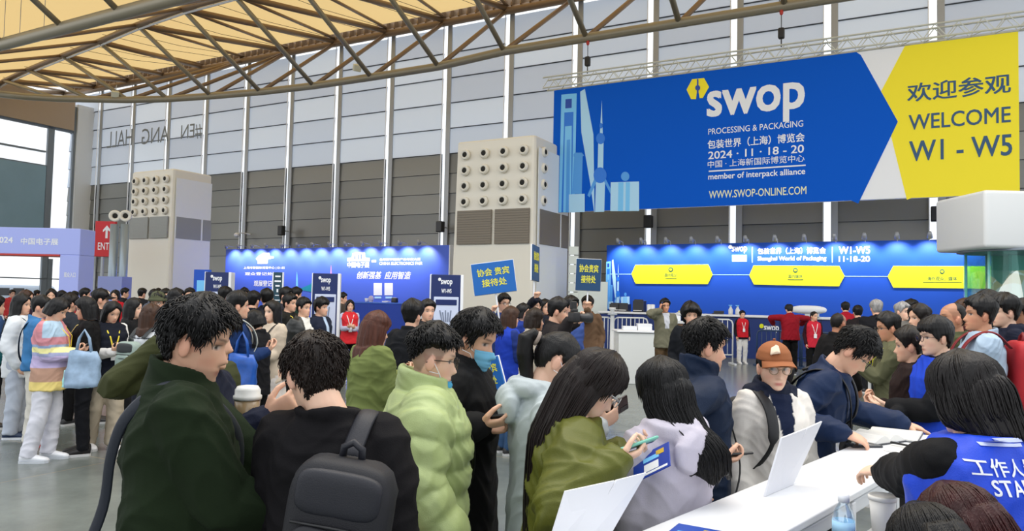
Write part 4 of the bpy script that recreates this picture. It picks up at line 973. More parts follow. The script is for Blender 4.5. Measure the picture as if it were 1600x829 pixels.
PCOUNT = [0]
def person(label, px, py, Y, yaw, group=None, **o):
    """px, py: where the middle of the head shows; Y: distance; yaw: 0 away, 90 to the right, 180 to the viewer"""
    PCOUNT[0] += 1; seed = PCOUNT[0]*17+3
    g = make_rig(o); tgt = at(px, py, Y); s = tgt[2]/g.H[2] if 'scale' not in o else o['scale']
    zoff = tgt[2]-s*g.H[2]
    RW = rotz(-math.radians(yaw)); loc = tgt-RW@(g.H*s); loc[2] = zoff if abs(zoff) > .002 else 0
    m = Matrix.Identity(4)
    for i in range(3):
        for j in range(3): m[i][j] = RW[i][j]*s
        m[i][3] = loc[i]
    root = thing('person', label, 'person', m, group)
    tol = lambda p: RW.T@(np.array(p)-loc)/s
    g.tol = tol; g.root = root; g.M = np.array(m); g.scale = s
    g.tow = lambda p: RW@(np.array(p)*s)+loc
    near = Y < 4.0
    v = o.get('vox') or (max(.0048, Y/FPX*1.05) if Y < 8 else .0115)
    vb = v/s; vc = max(.008, v*1.25)/s
    # arms
    arms = o.get('arms', {}); g.E = {}; g.Wr = {}; g.hd = {}; g.hn = {}
    for sd in (-1, 1):
        a = dict(arms.get(sd, {})); S = g.S[sd]
        if 'px' in a: t = tol(at(*a['px']))
        elif 'at' in a: t = np.array(a['at'], float)
        else: t = S+np.array([sd*.05, .06, -.50])
        pole = a.get('pole', (sd*.28, -.8, -.45))
        E, Wr = ik(S, t, .285, .255, pole); g.E[sd] = E; g.Wr[sd] = Wr
        f = nrm(Wr-E); d = nrm(a['dir']) if 'dir' in a else f; n = a.get('n', (-sd*.8, .2, 0) if 'px' not in a and 'at' not in a else (0, -.2, 1.0))
        g.hd[sd] = d; g.hn[sd] = np.array(n, float); g.E[sd] = E
        g.__dict__.setdefault('hc', {})[sd] = (a.get('curl', .45), a.get('thumb', .5))
    # ---- body
    b = MB()
    b.rings(torso_rings(g, BODYT))
    nb = g.nb; hc = g.head((0, -.02, -.06))[0]
    b.tube([g.b1(0, -.015, 1.40), nb, nb*.45+hc*.55, g.head((0, -.012, -.03))[0]], [.068*g.k, .060*g.k, .056*g.k, .055*g.k], 18)
    hg = head_grid(None); b.rings([list(g.head(r)) for r in hg])
    for sd in (-1, 1):
        ear = rotz(-sd*.35)@roty(sd*.12)
        e2 = MB(); e2.sup((0, 0, 0), (.0085, .019, .031), 1, ear, 14, 10); e2.sup((sd*.004, .004, 0), (.006, .01, .02), 1, ear, 10, 8)
        b.add(g.head(np.array(e2.v)+np.array([sd*.079, -.012, -.016])), e2.f)
        b.tube([g.S[sd]*.9+g.b1(0, 0, 1.36)*.1, g.S[sd]*.5+g.E[sd]*.5, g.E[sd], g.E[sd]*.6+g.Wr[sd]*.4, g.Wr[sd]+(g.Wr[sd]-g.E[sd])*.03], [.052, .044, .036, .036, .026], 12)
        hand(b, g.Wr[sd]+g.hd[sd]*.018, g.hd[sd], g.hn[sd], sd, g.hc[sd][0], .12, g.hc[sd][1], sc=(.92 if g.fem else 1.02))
        hp, ft = g.hipJ[sd], g.foot[sd]; kn = (hp+ft)/2+np.array([sd*.005, .02, .03]); an = ft+np.array([0, -.01, .085])
        b.tube([hp+np.array([0, 0, .02]), hp*.5+kn*.5, kn, kn*.55+an*.45, an, an+np.array([0, 0, -.05])], [.085, .072, .054, .05, .036, .038], 12)
        b.tube([ft+np.array([0, -.05, .04]), ft+np.array([0, .05, .045]), ft+np.array([0, .15, .03])], [(.032, .034), (.036, .03), (.034, .02)], 10, (1, 0, 0), True)
    me = fuse(b, vb, 2 if near else 1, .4)
    p = getco(me); hl = (p-g.H)@g.HR/g.hs
    base = np.array(SKIN[o.get('skin', 0)]); col = np.tile(base, (len(p), 1)); rr = np.random.default_rng(seed)
    x, y, z = np.abs(hl[:, 0]), hl[:, 1], hl[:, 2]; ishead = (z > -.13) & (np.linalg.norm(hl, axis=1) < .2)
    fr = ishead & (y > .03)
    def paint(w, c): col[:] = col*(1-w[:, None])+np.array(c)*w[:, None]
    lipc = srgb(192, 96, 90) if g.fem else srgb(186, 110, 96)
    paint(fr*np.exp(-(x/.022)**4-((z+.077)/.0085)**4)*.8, lipc)
    paint(fr*np.exp(-((x-.045)/.02)**2-((z+.045)/.02)**2)*.22, srgb(226, 130, 110))
    paint(ishead*(x > .068)*(np.abs(z+.016) < .035)*.25, srgb(210, 120, 100))
    if o.get('eyes', True):
        paint(fr*np.exp(-((x-.033)/.0155)**4-((z+.001)/.0062)**4)*.9, (.55, .5, .48)); paint(fr*np.exp(-((x-.033)/.0065)**4-((z+.001)/.0066)**4), (.012, .008, .006))
        paint(fr*np.exp(-((x-.033)/.0165)**4-((z-.0065)/.0025)**2)*.8, (.02, .014, .012))
    paint(fr*np.exp(-((x-.034)/.019)**4-((z-.024-.1*(x-.034))/.0045)**2)*(.8 if not g.fem else .6), (.02, .015, .012))
    if o.get('stubble'): paint(fr*np.exp(-((z+.095)/.03)**4)*.25, (.08, .07, .065))
    hk = o.get('hair', ('short', 'black')); 
    if hk[0] in ('fade', 'bald'):
        w = ishead*smooth01((z-np.interp(np.degrees(np.abs(np.arctan2(hl[:, 0], hl[:, 1]))), LH['short'][0], LH['short'][1]))/.012); paint(w*(.55 if hk[0] == 'fade' else .3), (.03, .025, .022))
    setcol(me, col); me.materials.append(skin_mat()); link('body', me, root)
    # ---- hair
    hm = hair_mat(HAIRC[hk[1]] if isinstance(hk[1], str) else hk[1])
    kind = hk[0]
    if kind != 'none':
        cap = {'long': 'woman', 'bob': 'woman', 'pony': 'pulled'}.get(kind, kind)
        hv = o.get('hvol', .03 if cap in ('short', 'fringe', 'fade') else (.022 if cap == 'woman' else .012 if cap == 'pulled' else .004))
        q = hair_cap(cap, hv, seed, 1.0 if Y < 6 else .6, side=o.get('hside', .018 if cap in ('woman', 'fringe') else .006 if cap == 'fade' else .003 if cap == 'bald' else .012))
        sq = MB(); sl = MB()
        if near and cap in ('short', 'fringe', 'fade'):
            rh = np.random.default_rng(seed+5); part = rh.uniform(-.3, .3)
            for _ in range(2400):
                ph = rh.uniform(-math.pi, math.pi); zz = .118-.2*rh.uniform()**1.25; zl = np.interp(abs(math.degrees(ph)), *LH[cap])
                if zz < zl+.006: continue
                side_ = o.get('hside', .012); tt = side_+(hv-side_)*float(smooth01(np.array(zz/.08)))
                d0 = head_pt(ph, zz, tt*.96, False); nn = nrm(d0-np.array([0, -.01, -.02]))
                topness = float(smooth01(np.array((zz-.04)/.06)))
                fl = np.array([math.sin(ph)*.5+part, (.75 if cap == 'fringe' else .9)*topness*(1 if abs(ph) < 1.8 else .2)+.1*math.cos(ph), -.35-.65*(1-topness)])+rh.normal(0, .22, 3)
                fl = fl-nn*(fl@nn); fl = nrm(fl); ln = rh.uniform(.02, .045)*(.6 if cap == 'fade' and zz < .06 else 1)*(.45+.55*min(1, tt/.025)); lift = rh.uniform(.0, .16)*(hv/.03)
                sq.tube([d0-nn*.006, d0+(fl+nn*lift)*ln*.5, d0+(fl+nn*(lift*.5-.22))*ln], [.0026, .0022, .0005], 4)
        if near and cap == 'woman':
            rh = np.random.default_rng(seed+7)
            for _ in range(420):
                ph = rh.uniform(-math.pi, math.pi); zl = np.interp(abs(math.degrees(ph)), *LH[cap]); zs_ = np.linspace(.1165, max(zl+.004, -.03), 8)
                side_ = o.get('hside', .018); tt = side_+(hv-side_)*smooth01(zs_/.08); lf = rh.uniform(-.0015, .0018)
                sq.tube(list(head_pt(ph+np.linspace(0, rh.normal(0, .12), 8), zs_, tt+lf, False)), [.0026]*7+[.0008], 4)
        if kind in ('short', 'fringe', 'fade', 'long', 'bob') and sq.v: sq.v = [tuple(x_) for x_ in g.head(np.array(sq.v))]
        V = g.head(np.array(q.v)); q.v = [tuple(x_) for x_ in V]
        if kind in ('long', 'bob'):
            L = o.get('hlen', .42 if kind == 'long' else .16); ha = math.radians(o.get('hspan', 128)); K = 22; rg = np.random.default_rng(seed)
            zc = np.linspace(1.0, 1.46, 24); back = np.array([g.b1(0, -.135*g.bulk-o.get('hback', 0), z_) for z_ in zc])
            nrg = 40; J = []
            ph0 = rg.uniform(0, 6.28, 4); fwd = o.get('hfront', 0.); dr = np.array(o.get('hdrift', (0, 0)), float)
            for i in range(K):
                t = i/(K-1); sdist = .01+t*(L+.09)
                down = sdist-.05
                c1 = g.head((0, -.012, .055-sdist))[0] if sdist < .14 else g.head((0, -.012, .055-.14))[0]+np.array([0, 0, -(sdist-.14)])
                zz = c1[2]; yb = np.interp(zz, back[:, 2], back[:, 1]) if zz < back[-1, 2] else back[-1, 1]+.03
                f = smooth01((sdist-.10)/.17)
                cy_ = c1[1]*(1-f)+(min(c1[1], yb+.105))*f
                c = np.array([c1[0]+dr[0]*f*t, cy_+dr[1]*f*t, zz])
                rx = np.interp(sdist, [0, .04, .1, .16, .26, .6], [.082, .094, .098, .098, .11, .10])*o.get('hwide', 1.)*g.hs; ry = g.hs*np.interp(sdist, [0, .04, .1, .16, .26, .6], [.1, .112, .114, .112, .10, .085])
                th = np.interp(t, [0, .1, .7, 1], [.02, .034, .036, .014])
                aa = np.linspace(-ha, ha, nrg)*(1-o.get('htaper', .12)*t)+o.get('hturn', 0)*t; HRz = g.HR if sdist < .14 else None
                hy = math.radians(o.get('hyaw', 0))*(1-f*.6)
                st_ = 1+.03*np.sin(aa*9+ph0[0]+t*2)+.022*np.sin(aa*17+ph0[1])+.014*np.sin(aa*31+ph0[2])
                outer = [(rx*k_*math.sin(a_), -ry*k_*math.cos(a_)) for a_, k_ in zip(aa, st_)]
                inner = [((rx-th)*math.sin(a_), -(ry-th)*math.cos(a_)) for a_ in aa[::-1]]
                ring = np.array([(u, w, 0) for u, w in outer+inner])
                tz = ring[:, 2]+(.03*np.sin(np.concatenate([aa, aa[::-1]])*5+ph0[3]))*t*t*(L/.4)
                ring[:, 2] = tz
                if sdist < .14: ring = ring@g.HR.T
                else: ring = ring@rotz(-hy).T
                J.append(list(ring+c))
            q.rings(J)
            if near:
                rh = np.random.default_rng(seed+6); JA = np.array(J)[:, :nrg]; ctr = JA.mean(1, keepdims=True); oo = JA-ctr; oo[..., 2] = 0; oo /= np.linalg.norm(oo, axis=-1, keepdims=True)+1e-9
                for _ in range(420):
                    jj = rh.uniform(.6, nrg-1.6); i0 = rh.integers(0, 2); i1 = rh.integers(K-7, K); j0 = int(jj); u = jj-j0; lf = rh.uniform(-.001, .0035)
                    wob = rh.normal(0, .004, 2); ii = np.arange(i0, i1, 2); ls = (JA[ii, j0]*(1-u)+JA[ii, j0+1]*u)+oo[ii, j0]*(lf-.007*np.exp(-np.arange(len(ii))/1.2))[:, None]
                    ls = ls+np.outer(np.sin(np.linspace(0, 3, len(ii))), [wob[0], wob[1], 0])
                    if i1 > K-3: ls = np.vstack([ls, ls[-1]+(ls[-1]-ls[-2])*rh.uniform(.2, .9)])
                    sl.tube(list(ls), [.0026]*(len(ls)-1)+[.0006], 4)
        if kind == 'pony':
            b0 = g.head((0, -.105, .045))[0]; bk = g.HR@np.array([0, -1, 0]); L = o.get('hlen', .22)
            pts = [b0-bk*.02, b0+bk*.03+np.array([0, 0, .012]), b0+bk*.065+np.array([0, 0, -.02]), b0+bk*.07+np.array([0, 0, -.09]), b0+bk*.055+np.array([0, 0, -L*.75]), b0+bk*.05+np.array([0, 0, -L])]
            q.tube(pts, [.02, .028, .036, .036, .028, .006], 16, None, True)
            tie = MB(); tie.tube([b0+bk*.005, b0+bk*.02], [.032, .032], 14); tie.obj('hair_tie', cloth(o.get('tie', (.35, .28, .24))), root, True)
        hme = q.mesh('hair', hm, True)
        if o.get('hfuse', kind not in ('bald',)) and Y < 9:
            h2 = fuse(q, max(.0045, v*.8)/s, 1, .35)
            sq.add(sl.v, sl.f)
            if sq.v:
                bm = bmesh.new(); bm.from_mesh(h2); me2 = sq.mesh('strand', hm, True); bm.from_mesh(me2); bm.to_mesh(h2); bm.free(); bpy.data.meshes.remove(me2)
                h2.polygons.foreach_set('use_smooth', [True]*len(h2.polygons))
            h2.materials.clear(); h2.materials.append(hm); hme = h2
        link('hair', hme, root)
    # ---- trousers / skirt, shoes
    lg = o.get('legs', ('trousers', (.02, .02, .024), 1.0))
    q = MB(); zt = 1.03
    q.rings(torso_rings(g, [(.80, .148, .108, 0), (.86, .165, .116, 0), (.93, .166, .116, 0), (.99, .154, .108, 0), (zt, .144, .102, .002)]))
    if lg[0] == 'skirt':
        q.rings(torso_rings(g, [(lg[2], .22, .17, 0), (.7, .2, .15, 0), (.86, .185, .135, 0), (.95, .17, .12, 0)]))
    else:
        for sd in (-1, 1):
            hp, ft = g.hipJ[sd], g.foot[sd]; kn = (hp+ft)/2+np.array([sd*.005, .02, .03]); w = lg[2]; an = ft+np.array([0, -.012, .06])
            q.tube([hp+np.array([0, 0, .03]), hp*.6+kn*.4, kn, kn*.5+an*.5, an], [.084*w**.3, .086*w**.5, .068*w, .062*w**1.2, .056*w**1.5], 16)
    me = fuse(q, max(vc, .010), 2); folds(me, .006 if near else .007, seed+1, 1.0); me.materials.append(cloth(lg[1])); link('skirt' if lg[0] == 'skirt' else 'trousers', me, root)
    sc_ = o.get('shoes', (.03, .03, .033)); sole = o.get('sole', (.6, .6, .6))
    for sd in (-1, 1):
        ft = g.foot[sd]; q = MB(); R = []
        for y_, hw, hh in ((-.085, .018, .05), (-.08, .032, .075), (-.05, .04, .095), (0, .042, .09), (.06, .046, .072), (.12, .049, .055), (.16, .044, .045), (.185, .028, .032), (.192, .01, .02)):
            R.append([ft+np.array([hw*math.cos(t), y_, .012+hh*(.5+.5*math.sin(t))]) for t in np.linspace(0, 6.283, 14, endpoint=False)])
        q.rings(R); sh_ = q.obj('shoe', mat('shoe', sc_, .5, var=.1), root, True)
        q = MB(); R = [[ft+np.array([(hw+.004)*math.cos(t), y_*1.02, zz]) for y_, hw in ()] for t in ()]
        out_ = [(-.088, .02), (-.07, .038), (-.03, .043), (.04, .047), (.12, .052), (.165, .046), (.195, .02)]
        poly = [(ft[0]+h_, ft[1]+y_) for y_, h_ in out_]+[(ft[0]-h_, ft[1]+y_) for y_, h_ in out_[::-1]]
        q.prism(poly, 0.0, .026); q.obj('sole', mat('shoe_sole', sole, .6), sh_)
    # ---- upper garment(s)
    g.v, g.vc, g.seed, g.near = v, vc, seed, near
    for t in o.get('tops', ()): top(g, o, **t)
    for a in o.get('acc', ()): accessory(g, o, *a)
    return g

def top(g, o, name='jacket', c=(.03, .03, .03), hem=.80, grow=.0, sleeves=True, r=(.078, .066, .052), quilt=None, collar='stand', ch=.05, fold=.007, fn=None, rough=.8, cuff=.03, hood=False, sheen=0., spec=.25, zcut=None):
    q = MB(); vx = g.vc
    sp = list(JACK)
    low = [(hem, .178, .132, 0), ((hem+1.06)/2, .170, .127, 0)] if hem < .95 else [(hem, .162, .12, 0)]
    r = tuple(x_*.86 for x_ in r)
    q.rings(torso_rings(g, low+sp, 32, grow, quilt))
    if sleeves:
        for sd in (-1, 1):
            q.sup(g.S[sd]+(g.b1(0, 0, 1.34)-g.S[sd])*.12, (r[0]*.98+grow*.6,)*3, 1, None, 16, 12)
            pts, rad = arm_pts(g, sd, g.E[sd], g.Wr[sd], [x+grow*.7 for x in r], quilt, cuff)
            q.tube(pts, rad, 18, None, True)
    else:
        for sd in (-1, 1): q.sup(g.S[sd]*.90+g.b1(0, 0, 1.37)*.10, (.040+grow*.5, .060+grow*.5, .042+grow*.5), .9, None, 16, 12)
    nb = g.nb; up = nrm(g.head((0, -.03, -.05))[0]-nb); ax = np.array([1., 0, 0]); fw = np.cross(up, ax)*-1
    fw = nrm(fw); 
    if fw[1] < 0: fw = -fw
    if collar in ('stand', 'hoodie', 'roll'):
        rb = .076*(.95 if g.fem else 1)+grow*.3
        w = {'stand': .012, 'roll': .021, 'hoodie': .017}[collar]; hh = ch*(1 if collar != 'hoodie' else .6); R = []
        for t in np.linspace(0, 2*math.pi, 41):
            e = lambda rr, f: nb-up*.022+ax*rr*math.sin(t)+fw*(rr*.98*math.cos(t)+.004)-up*.022*math.cos(t)+up*f
            R.append([e(rb-w, -.01), e(rb+w, -.01), e(rb+w*1.05, hh*.5), e(rb+w*.9, hh), e(rb+w*.2, hh+w*.6), e(rb-w*.8, hh), e(rb-w, hh*.5)])
        q.rings(R, caps=False)
    if collar == 'crew':
        q.tube([nb-up*.006+ax*.07*math.sin(t)+fw*(.07*math.cos(t))-up*.02*math.cos(t) for t in np.linspace(0, 6.283, 33)], .013, 8)
    if hood or collar == 'hoodie':
        pts = []; rad = []
        for t in np.linspace(-2.35, 2.35, 17):
            rb = .100; bk = abs(t) < 1.2
            pts.append(nb+ax*rb*1.08*math.sin(t)-fw*rb*math.cos(t)*1.05+up*(.015-.02*math.cos(t))+up*(-.035 if abs(t) > 2 else 0)); rad.append(np.interp(abs(t), [0, 1.2, 2.35], [.05, .042, .018]))
        q.tube(pts, rad, 12, None, True); q.sup(g.b1(0, -.155, 1.385), (.105, .045, .085), .9, None, 18, 12)
    me = fuse(q, vx, 2 if not quilt else 1, .5)
    def mask(p):
        return np.ones(len(p))
    folds(me, fold, g.seed+2, 1.15, mask)
    if fn is not None:
        p = getco(me); un = p.copy(); col = np.array(fn(un, g), float); setcol(me, col); m = mat('fabric_print', (.5, .5, .5), rough, 0, spec, attr='Col', bump=.2, bscale=240, var=.08, vscale=5)
    else: m = cloth(c, rough, sheen=sheen, spec=spec)
    me.materials.append(m); ob = link(name, me, g.root); return ob

def tubeobj(g, name, pts, r, m, n=8, smooth=True):
    q = MB(); q.tube(pts, r, n, None, True); return q.obj(name, m, g.root, smooth)
def accessory(g, o, kind, *a):
    hd = lambda *p: g.head(p)[0]
    if kind == 'glasses':
        c = a[0] if a else (.03, .025, .02); q = MB()
        for sd in (-1, 1):
            q.tube([hd(sd*.034+.0235*math.cos(t), .103-.004*abs(math.cos(t)), -.004+.02*math.sin(t)) for t in np.linspace(0, 6.283, 21)], .0019, 6)
            q.tube([hd(sd*.0575, .099, .003), hd(sd*.076, .07, .004), hd(sd*.082, -.005, .0), hd(sd*.080, -.03, -.012)], .0019, 6)
        q.tube([hd(-.0105, .105, 0), hd(0, .109, .003), hd(.0105, .105, 0)], .0018, 6)
        fr = q.obj('glasses', mat('glasses_frame', c, .3, .3), g.root, True)
        for sd in (-1, 1): q = MB(); q.rings([[hd(sd*.034+.022*math.cos(t), .102-.004*abs(math.cos(t)), -.004+.0185*math.sin(t)) for t in np.linspace(0, 6.283, 18, endpoint=False)], [hd(sd*.034+.022*math.cos(t), .1028-.004*abs(math.cos(t)), -.004+.0185*math.sin(t)) for t in np.linspace(0, 6.283, 18, endpoint=False)]]); q.obj('lens', glassmat('lens_glass', (.97, .98, .98), .93), fr)
    elif kind == 'mask':
        z0, z1, span = (-.122, -.026, 62) if a and a[0] == 'up' else (-.135, -.075, 58)
        zs = np.linspace(z0, z1, 20); ph = np.radians(np.linspace(-span, span, 30)); PH, ZZ = np.meshgrid(ph, np.clip(zs, -.1165, .1))
        pl = .0025*np.sin((zs-z0)/(z1-z0)*math.pi*6)[:, None]
        A = head_pt(PH, ZZ, .007+.012*np.cos(PH*1.3)*np.sin((zs-z0)/(z1-z0)*math.pi)[:, None]+pl*.6); A[..., 2] = A[..., 2]+(zs-np.clip(zs, -.1165, .1))[:, None]
        B = A.copy(); B = head_pt(PH, ZZ, .004); B[..., 2] += (zs-np.clip(zs, -.1165, .1))[:, None]
        q = MB(); R = [list(g.head(np.concatenate([A[i], B[i][::-1]]))) for i in range(len(zs))]; q.rings(R)
        mk = q.obj('face_mask', mat('mask_blue', a[1] if len(a) > 1 else srgb(120, 190, 226), .8), g.root, True)
        for sd in (-1, 1):
            q = MB()
            for zz in (z0+.02, z1-.012):
                e = head_pt(math.radians(sd*span), max(zz, -.116), .005); q.tube([g.head(e)[0], hd(sd*.078, .03, -.03 if zz > -.06 else -.05), hd(sd*.083, -.012, .012 if zz > z0+.03 else -.045)], .0016, 5)
            q.obj('ear_loop', mat('loop_white', (.8, .82, .84), .7), mk, True)
    elif kind == 'cap':
        c = a[0]; q = MB(); zs = np.unique(np.concatenate([np.linspace(.036, .118, 18), [.117, .1175]])); ph = np.linspace(-math.pi, math.pi, 48, endpoint=False)
        G = head_grid(lambda P_, Z: .015+.008*smooth01((Z-.05)/.06)+.0012*(np.abs(np.sin(P_*3)) < .06), zs, ph, False)
        Gi = head_grid(lambda P_, Z: .008+0*Z, zs, ph, False)
        q.rings([list(g.head(r)) for r in list(Gi[::-1])]+[list(g.head(r)) for r in G])
        q.sup(hd(0, -.005, .147), (.008, .008, .005), 1, None, 10, 6)
        R = []
        for u in np.linspace(0, 1, 8):
            row = []; row2 = []
            for t in np.linspace(-1.15, 1.15, 21):
                y0 = head_pt(t, .04, .017, False); ext = u*.078*max(0, math.cos(t*1.15))**.55
                pt = np.array([y0[0]*(1+.10*u), y0[1]+ext, .045-.014*u-.55*(y0[0]**2)*12*.2-.016*(t/1.15)**2*u]); row.append(pt+np.array([0, 0, .002])); row2.append(pt-np.array([0, 0, .003]))
            R.append(list(g.head(np.array(row+row2[::-1]))))
        q.rings(R); cp = q.obj('cap', cloth(c, .8, .06), g.root, True)
        q = MB(); PH, ZZ = np.meshgrid(np.radians(np.linspace(2, 34, 10)), np.linspace(.068, .094, 6))
        A = head_pt(PH, ZZ+.006*np.sin(PH*8), .031, False); B = head_pt(PH, ZZ+.006*np.sin(PH*8), .02, False)
        q.rings([list(g.head(np.concatenate([A[i], B[i][::-1]]))) for i in range(6)]); q.obj('cap_patch', mat('patch_cream', (.78, .62, .46), .7), cp, True)
    elif kind == 'beanie':
        c = a[0]; q = MB(); zs = np.unique(np.concatenate([np.linspace(.02, .118, 16), [.117, .1175]])); ph = np.linspace(-math.pi, math.pi, 40, endpoint=False)
        G = head_grid(lambda P_, Z: .022+.012*smooth01((Z-.05)/.06)+.002*np.sin(P_*20)+.01*(Z < .045), zs, ph, False); q.rings([list(g.head(r)) for r in G]); q.obj('beanie', cloth(c), g.root, True)
    elif kind == 'lanyard':
        c = a[0]; nb = g.nb; q = MB()
        L = [g.b1(sd*x, y, z) for sd in (1,) for x, y, z in ((0, 0, 0),)]
        for sd in (-1, 1):
            q.tube([g.b1(sd*.03, -.088, 1.47), g.b1(sd*.085, -.02, 1.462), g.b1(sd*.075, .105, 1.40), g.b1(sd*.045, .165*g.bulk, 1.30), g.b1(sd*.004, .168*g.bulk, 1.13)], [(.008, .003)]*5, 6)
        ln = q.obj('lanyard', mat('lanyard', c, .6), g.root)
        q = MB(); c0 = g.b1(0, .178*g.bulk, 1.09); q.rbox(c0, (.075, .008, .105), .004); q.obj('badge', mat('badge_white', (.85, .86, .88), .4), ln)
    elif kind == 'vest_text':
        pass
    elif kind == 'strap':   # cross body strap: shoulder side, colour, width
        sd, c, w = a; q = MB(); pts = [(sd*.115, .02, 1.452), (sd*.10, -.10, 1.40), (sd*.03, -.165, 1.25), (-sd*.10, -.17, 1.02), (-sd*.185, -.10, .90)]
        L_ = spline([g.b1(x*g.k, y*g.bulk*1.0, z) for x, y, z in pts], 5); q.tube(L_, [(w, .004)]*len(L_), 8, (1, 0, 0))
        pts = [(sd*.115, .02, 1.452), (sd*.10, .10, 1.39), (sd*.03, .165, 1.25), (-sd*.10, .17, 1.05), (-sd*.185, .10, .90)]
        L_ = spline([g.b1(x*g.k, y*g.bulk*1.0, z) for x, y, z in pts], 5); q.tube(L_, [(w, .004)]*len(L_), 8, (1, 0, 0)); q.obj('shoulder_strap', mat('strap_fabric', c, .6, bump=.2), g.root, True)

def world_thing(g, name, label, cat, p, R=None, group=None):
    """a thing carried by a figure: placed by a point and axes in the figure's frame"""
    w = g.tow(p); m = Matrix.Identity(4); RW = g.M[:3, :3]/g.scale; RR = RW@(np.eye(3) if R is None else np.array(R))
    for i in range(3):
        for j in range(3): m[i][j] = RR[i][j]
        m[i][3] = w[i]
    return thing(name, label, cat, m, group)
def backpack(g, label, c, z=1.18, off=(0, 0), size=(.29, .15, .42), tilt=0., c2=None, straps=(-1, 1), rot=0.):
    back = g.b1(off[0], -.165*g.bulk-size[1]*.5+off[1], z); a = g.b1(0, 0, 1.1); b_ = g.b1(0, 0, 1.3); lean = math.atan2(b_[1]-a[1], b_[2]-a[2])
    R = rotx(-lean)@roty(tilt)@rotz(rot); d = world_thing(g, 'backpack', label, 'backpack', back, R); s = g.scale
    c2 = c2 or c; m = mat('pack_fabric', c, .65, bump=.25, bscale=300, var=.08); m2 = mat('pack_trim', c2, .55, bump=.2, bscale=300)
    w, dp, h = size[0]*s, size[1]*s, size[2]*s
    q = MB(); q.sup((0, 0, 0), (w/2, dp/2, h/2), .42, None, 32, 22); me = q.mesh('main_compartment', m, True); folds(me, .004, g.seed+9, 1.3); link('main_compartment', me, d)
    q = MB(); q.sup((0, -dp*.46, -h*.17), (w*.40, dp*.22, h*.27), .42, None, 26, 16); me = q.mesh('front_pocket', m, True); folds(me, .003, g.seed+8, 1.3); link('front_pocket', me, d)
    q = MB(); q.sup((0, -dp*.36, h*.30), (w*.42, dp*.2, h*.15), .5, None, 24, 14); q.obj('top_flap', m2, d, True)
    q = MB(); q.tube([(-w*.40, -dp*.52, h*.10), (0, -dp*.62, h*.115), (w*.40, -dp*.52, h*.10)], .004*s, 6); q.tube([(-w*.34, -dp*.6, -h*.02), (0, -dp*.70, -h*.0), (w*.34, -dp*.6, -h*.02)], .004*s, 6); q.obj('zip', mat('zip_dark', (.01, .01, .012), .4), d, True)
    q = MB(); q.tube([(-w*.10, dp*.15, h*.46), (-w*.09, dp*.1, h*.56), (0, dp*.08, h*.60), (w*.09, dp*.1, h*.56), (w*.10, dp*.15, h*.46)], .011*s, 8); q.obj('carry_handle', m2, d, True)
    Ri = np.array(R).T
    for sd in straps:
        P_ = [(sd*.10, -.15*g.bulk, 1.36), (sd*.118, -.05, 1.458), (sd*.118, .05, 1.452), (sd*.115, .145*g.bulk, 1.36), (sd*.125, .17*g.bulk, 1.22), (sd*.158, .07*g.bulk, 1.08), (sd*.16, -.05, 1.03), (sd*.12, -.17*g.bulk, 1.0)]
        loc = [(Ri@(g.b1(x*g.k*1.0, y, zz)-back))*s for x, y, zz in P_]
        loc = spline(loc, 5); nl = len(loc); q = MB(); q.tube(loc, [(.030*s, .008*s) if i_ < nl*.55 else (.013*s, .005*s) for i_ in range(nl)], 10, (1, 0, 0)); q.obj('shoulder_strap', m2, d, True)
    return d
def phone_at(g, sd, label, c=(.02, .02, .022), up=None, size=(.074, .155, .009), off=(0, .075, .022), back=None, face=None, tiltx=0.):
    """phone lying in the palm of the hand on side sd"""
    d, n = nrm(g.hd[sd]), g.hn[sd]; n = nrm(n-d*(n@d)); a = np.cross(d, n)
    p = g.Wr[sd]+d*.018+d*off[1]+n*off[2]+a*off[0]
    R = np.stack([a, d, n], -1)@rotx(tiltx); t = world_thing(g, 'phone', label, 'phone', p, R)
    q = MB(); q.rbox((0, 0, 0), (size[0], size[1], size[2]), .006); q.obj('case', mat('phone_case', c, .35), t)
    q = MB(); q.rbox((0, 0, size[2]/2), (size[0]*.93, size[1]*.95, .0016), .0007); q.obj('screen', mat('phone_screen', face or (.015, .018, .022), .08), t)
    q = MB(); q.rbox((-size[0]*.25, size[1]*.36, -size[2]/2), (.024, .03, .003), .0012); q.obj('camera_bump', mat('lens_black', (.01, .01, .01), .15), t)
    return t

# ------------------------------------------------------------------ the crowd
c_ = srgb
def PH(z=1.16, y=.27, dx=.06): return {1: dict(at=(dx, y, z), dir=(-.25, .75, .55), n=(-.1, -.6, .75), curl=.8, thumb=.8), -1: dict(at=(-dx, y, z-.02), dir=(.25, .75, .55), n=(.1, -.6, .75), curl=.8, thumb=.8)}
def ONE(sd=1, z=1.18, y=.30, dx=.05): return {sd: dict(at=(sd*dx, y, z), dir=(-sd*.3, .75, .5), n=(0, -.6, .8), curl=.8, thumb=.8)}
def BLK(): return c_(14, 14, 17)
G = {}
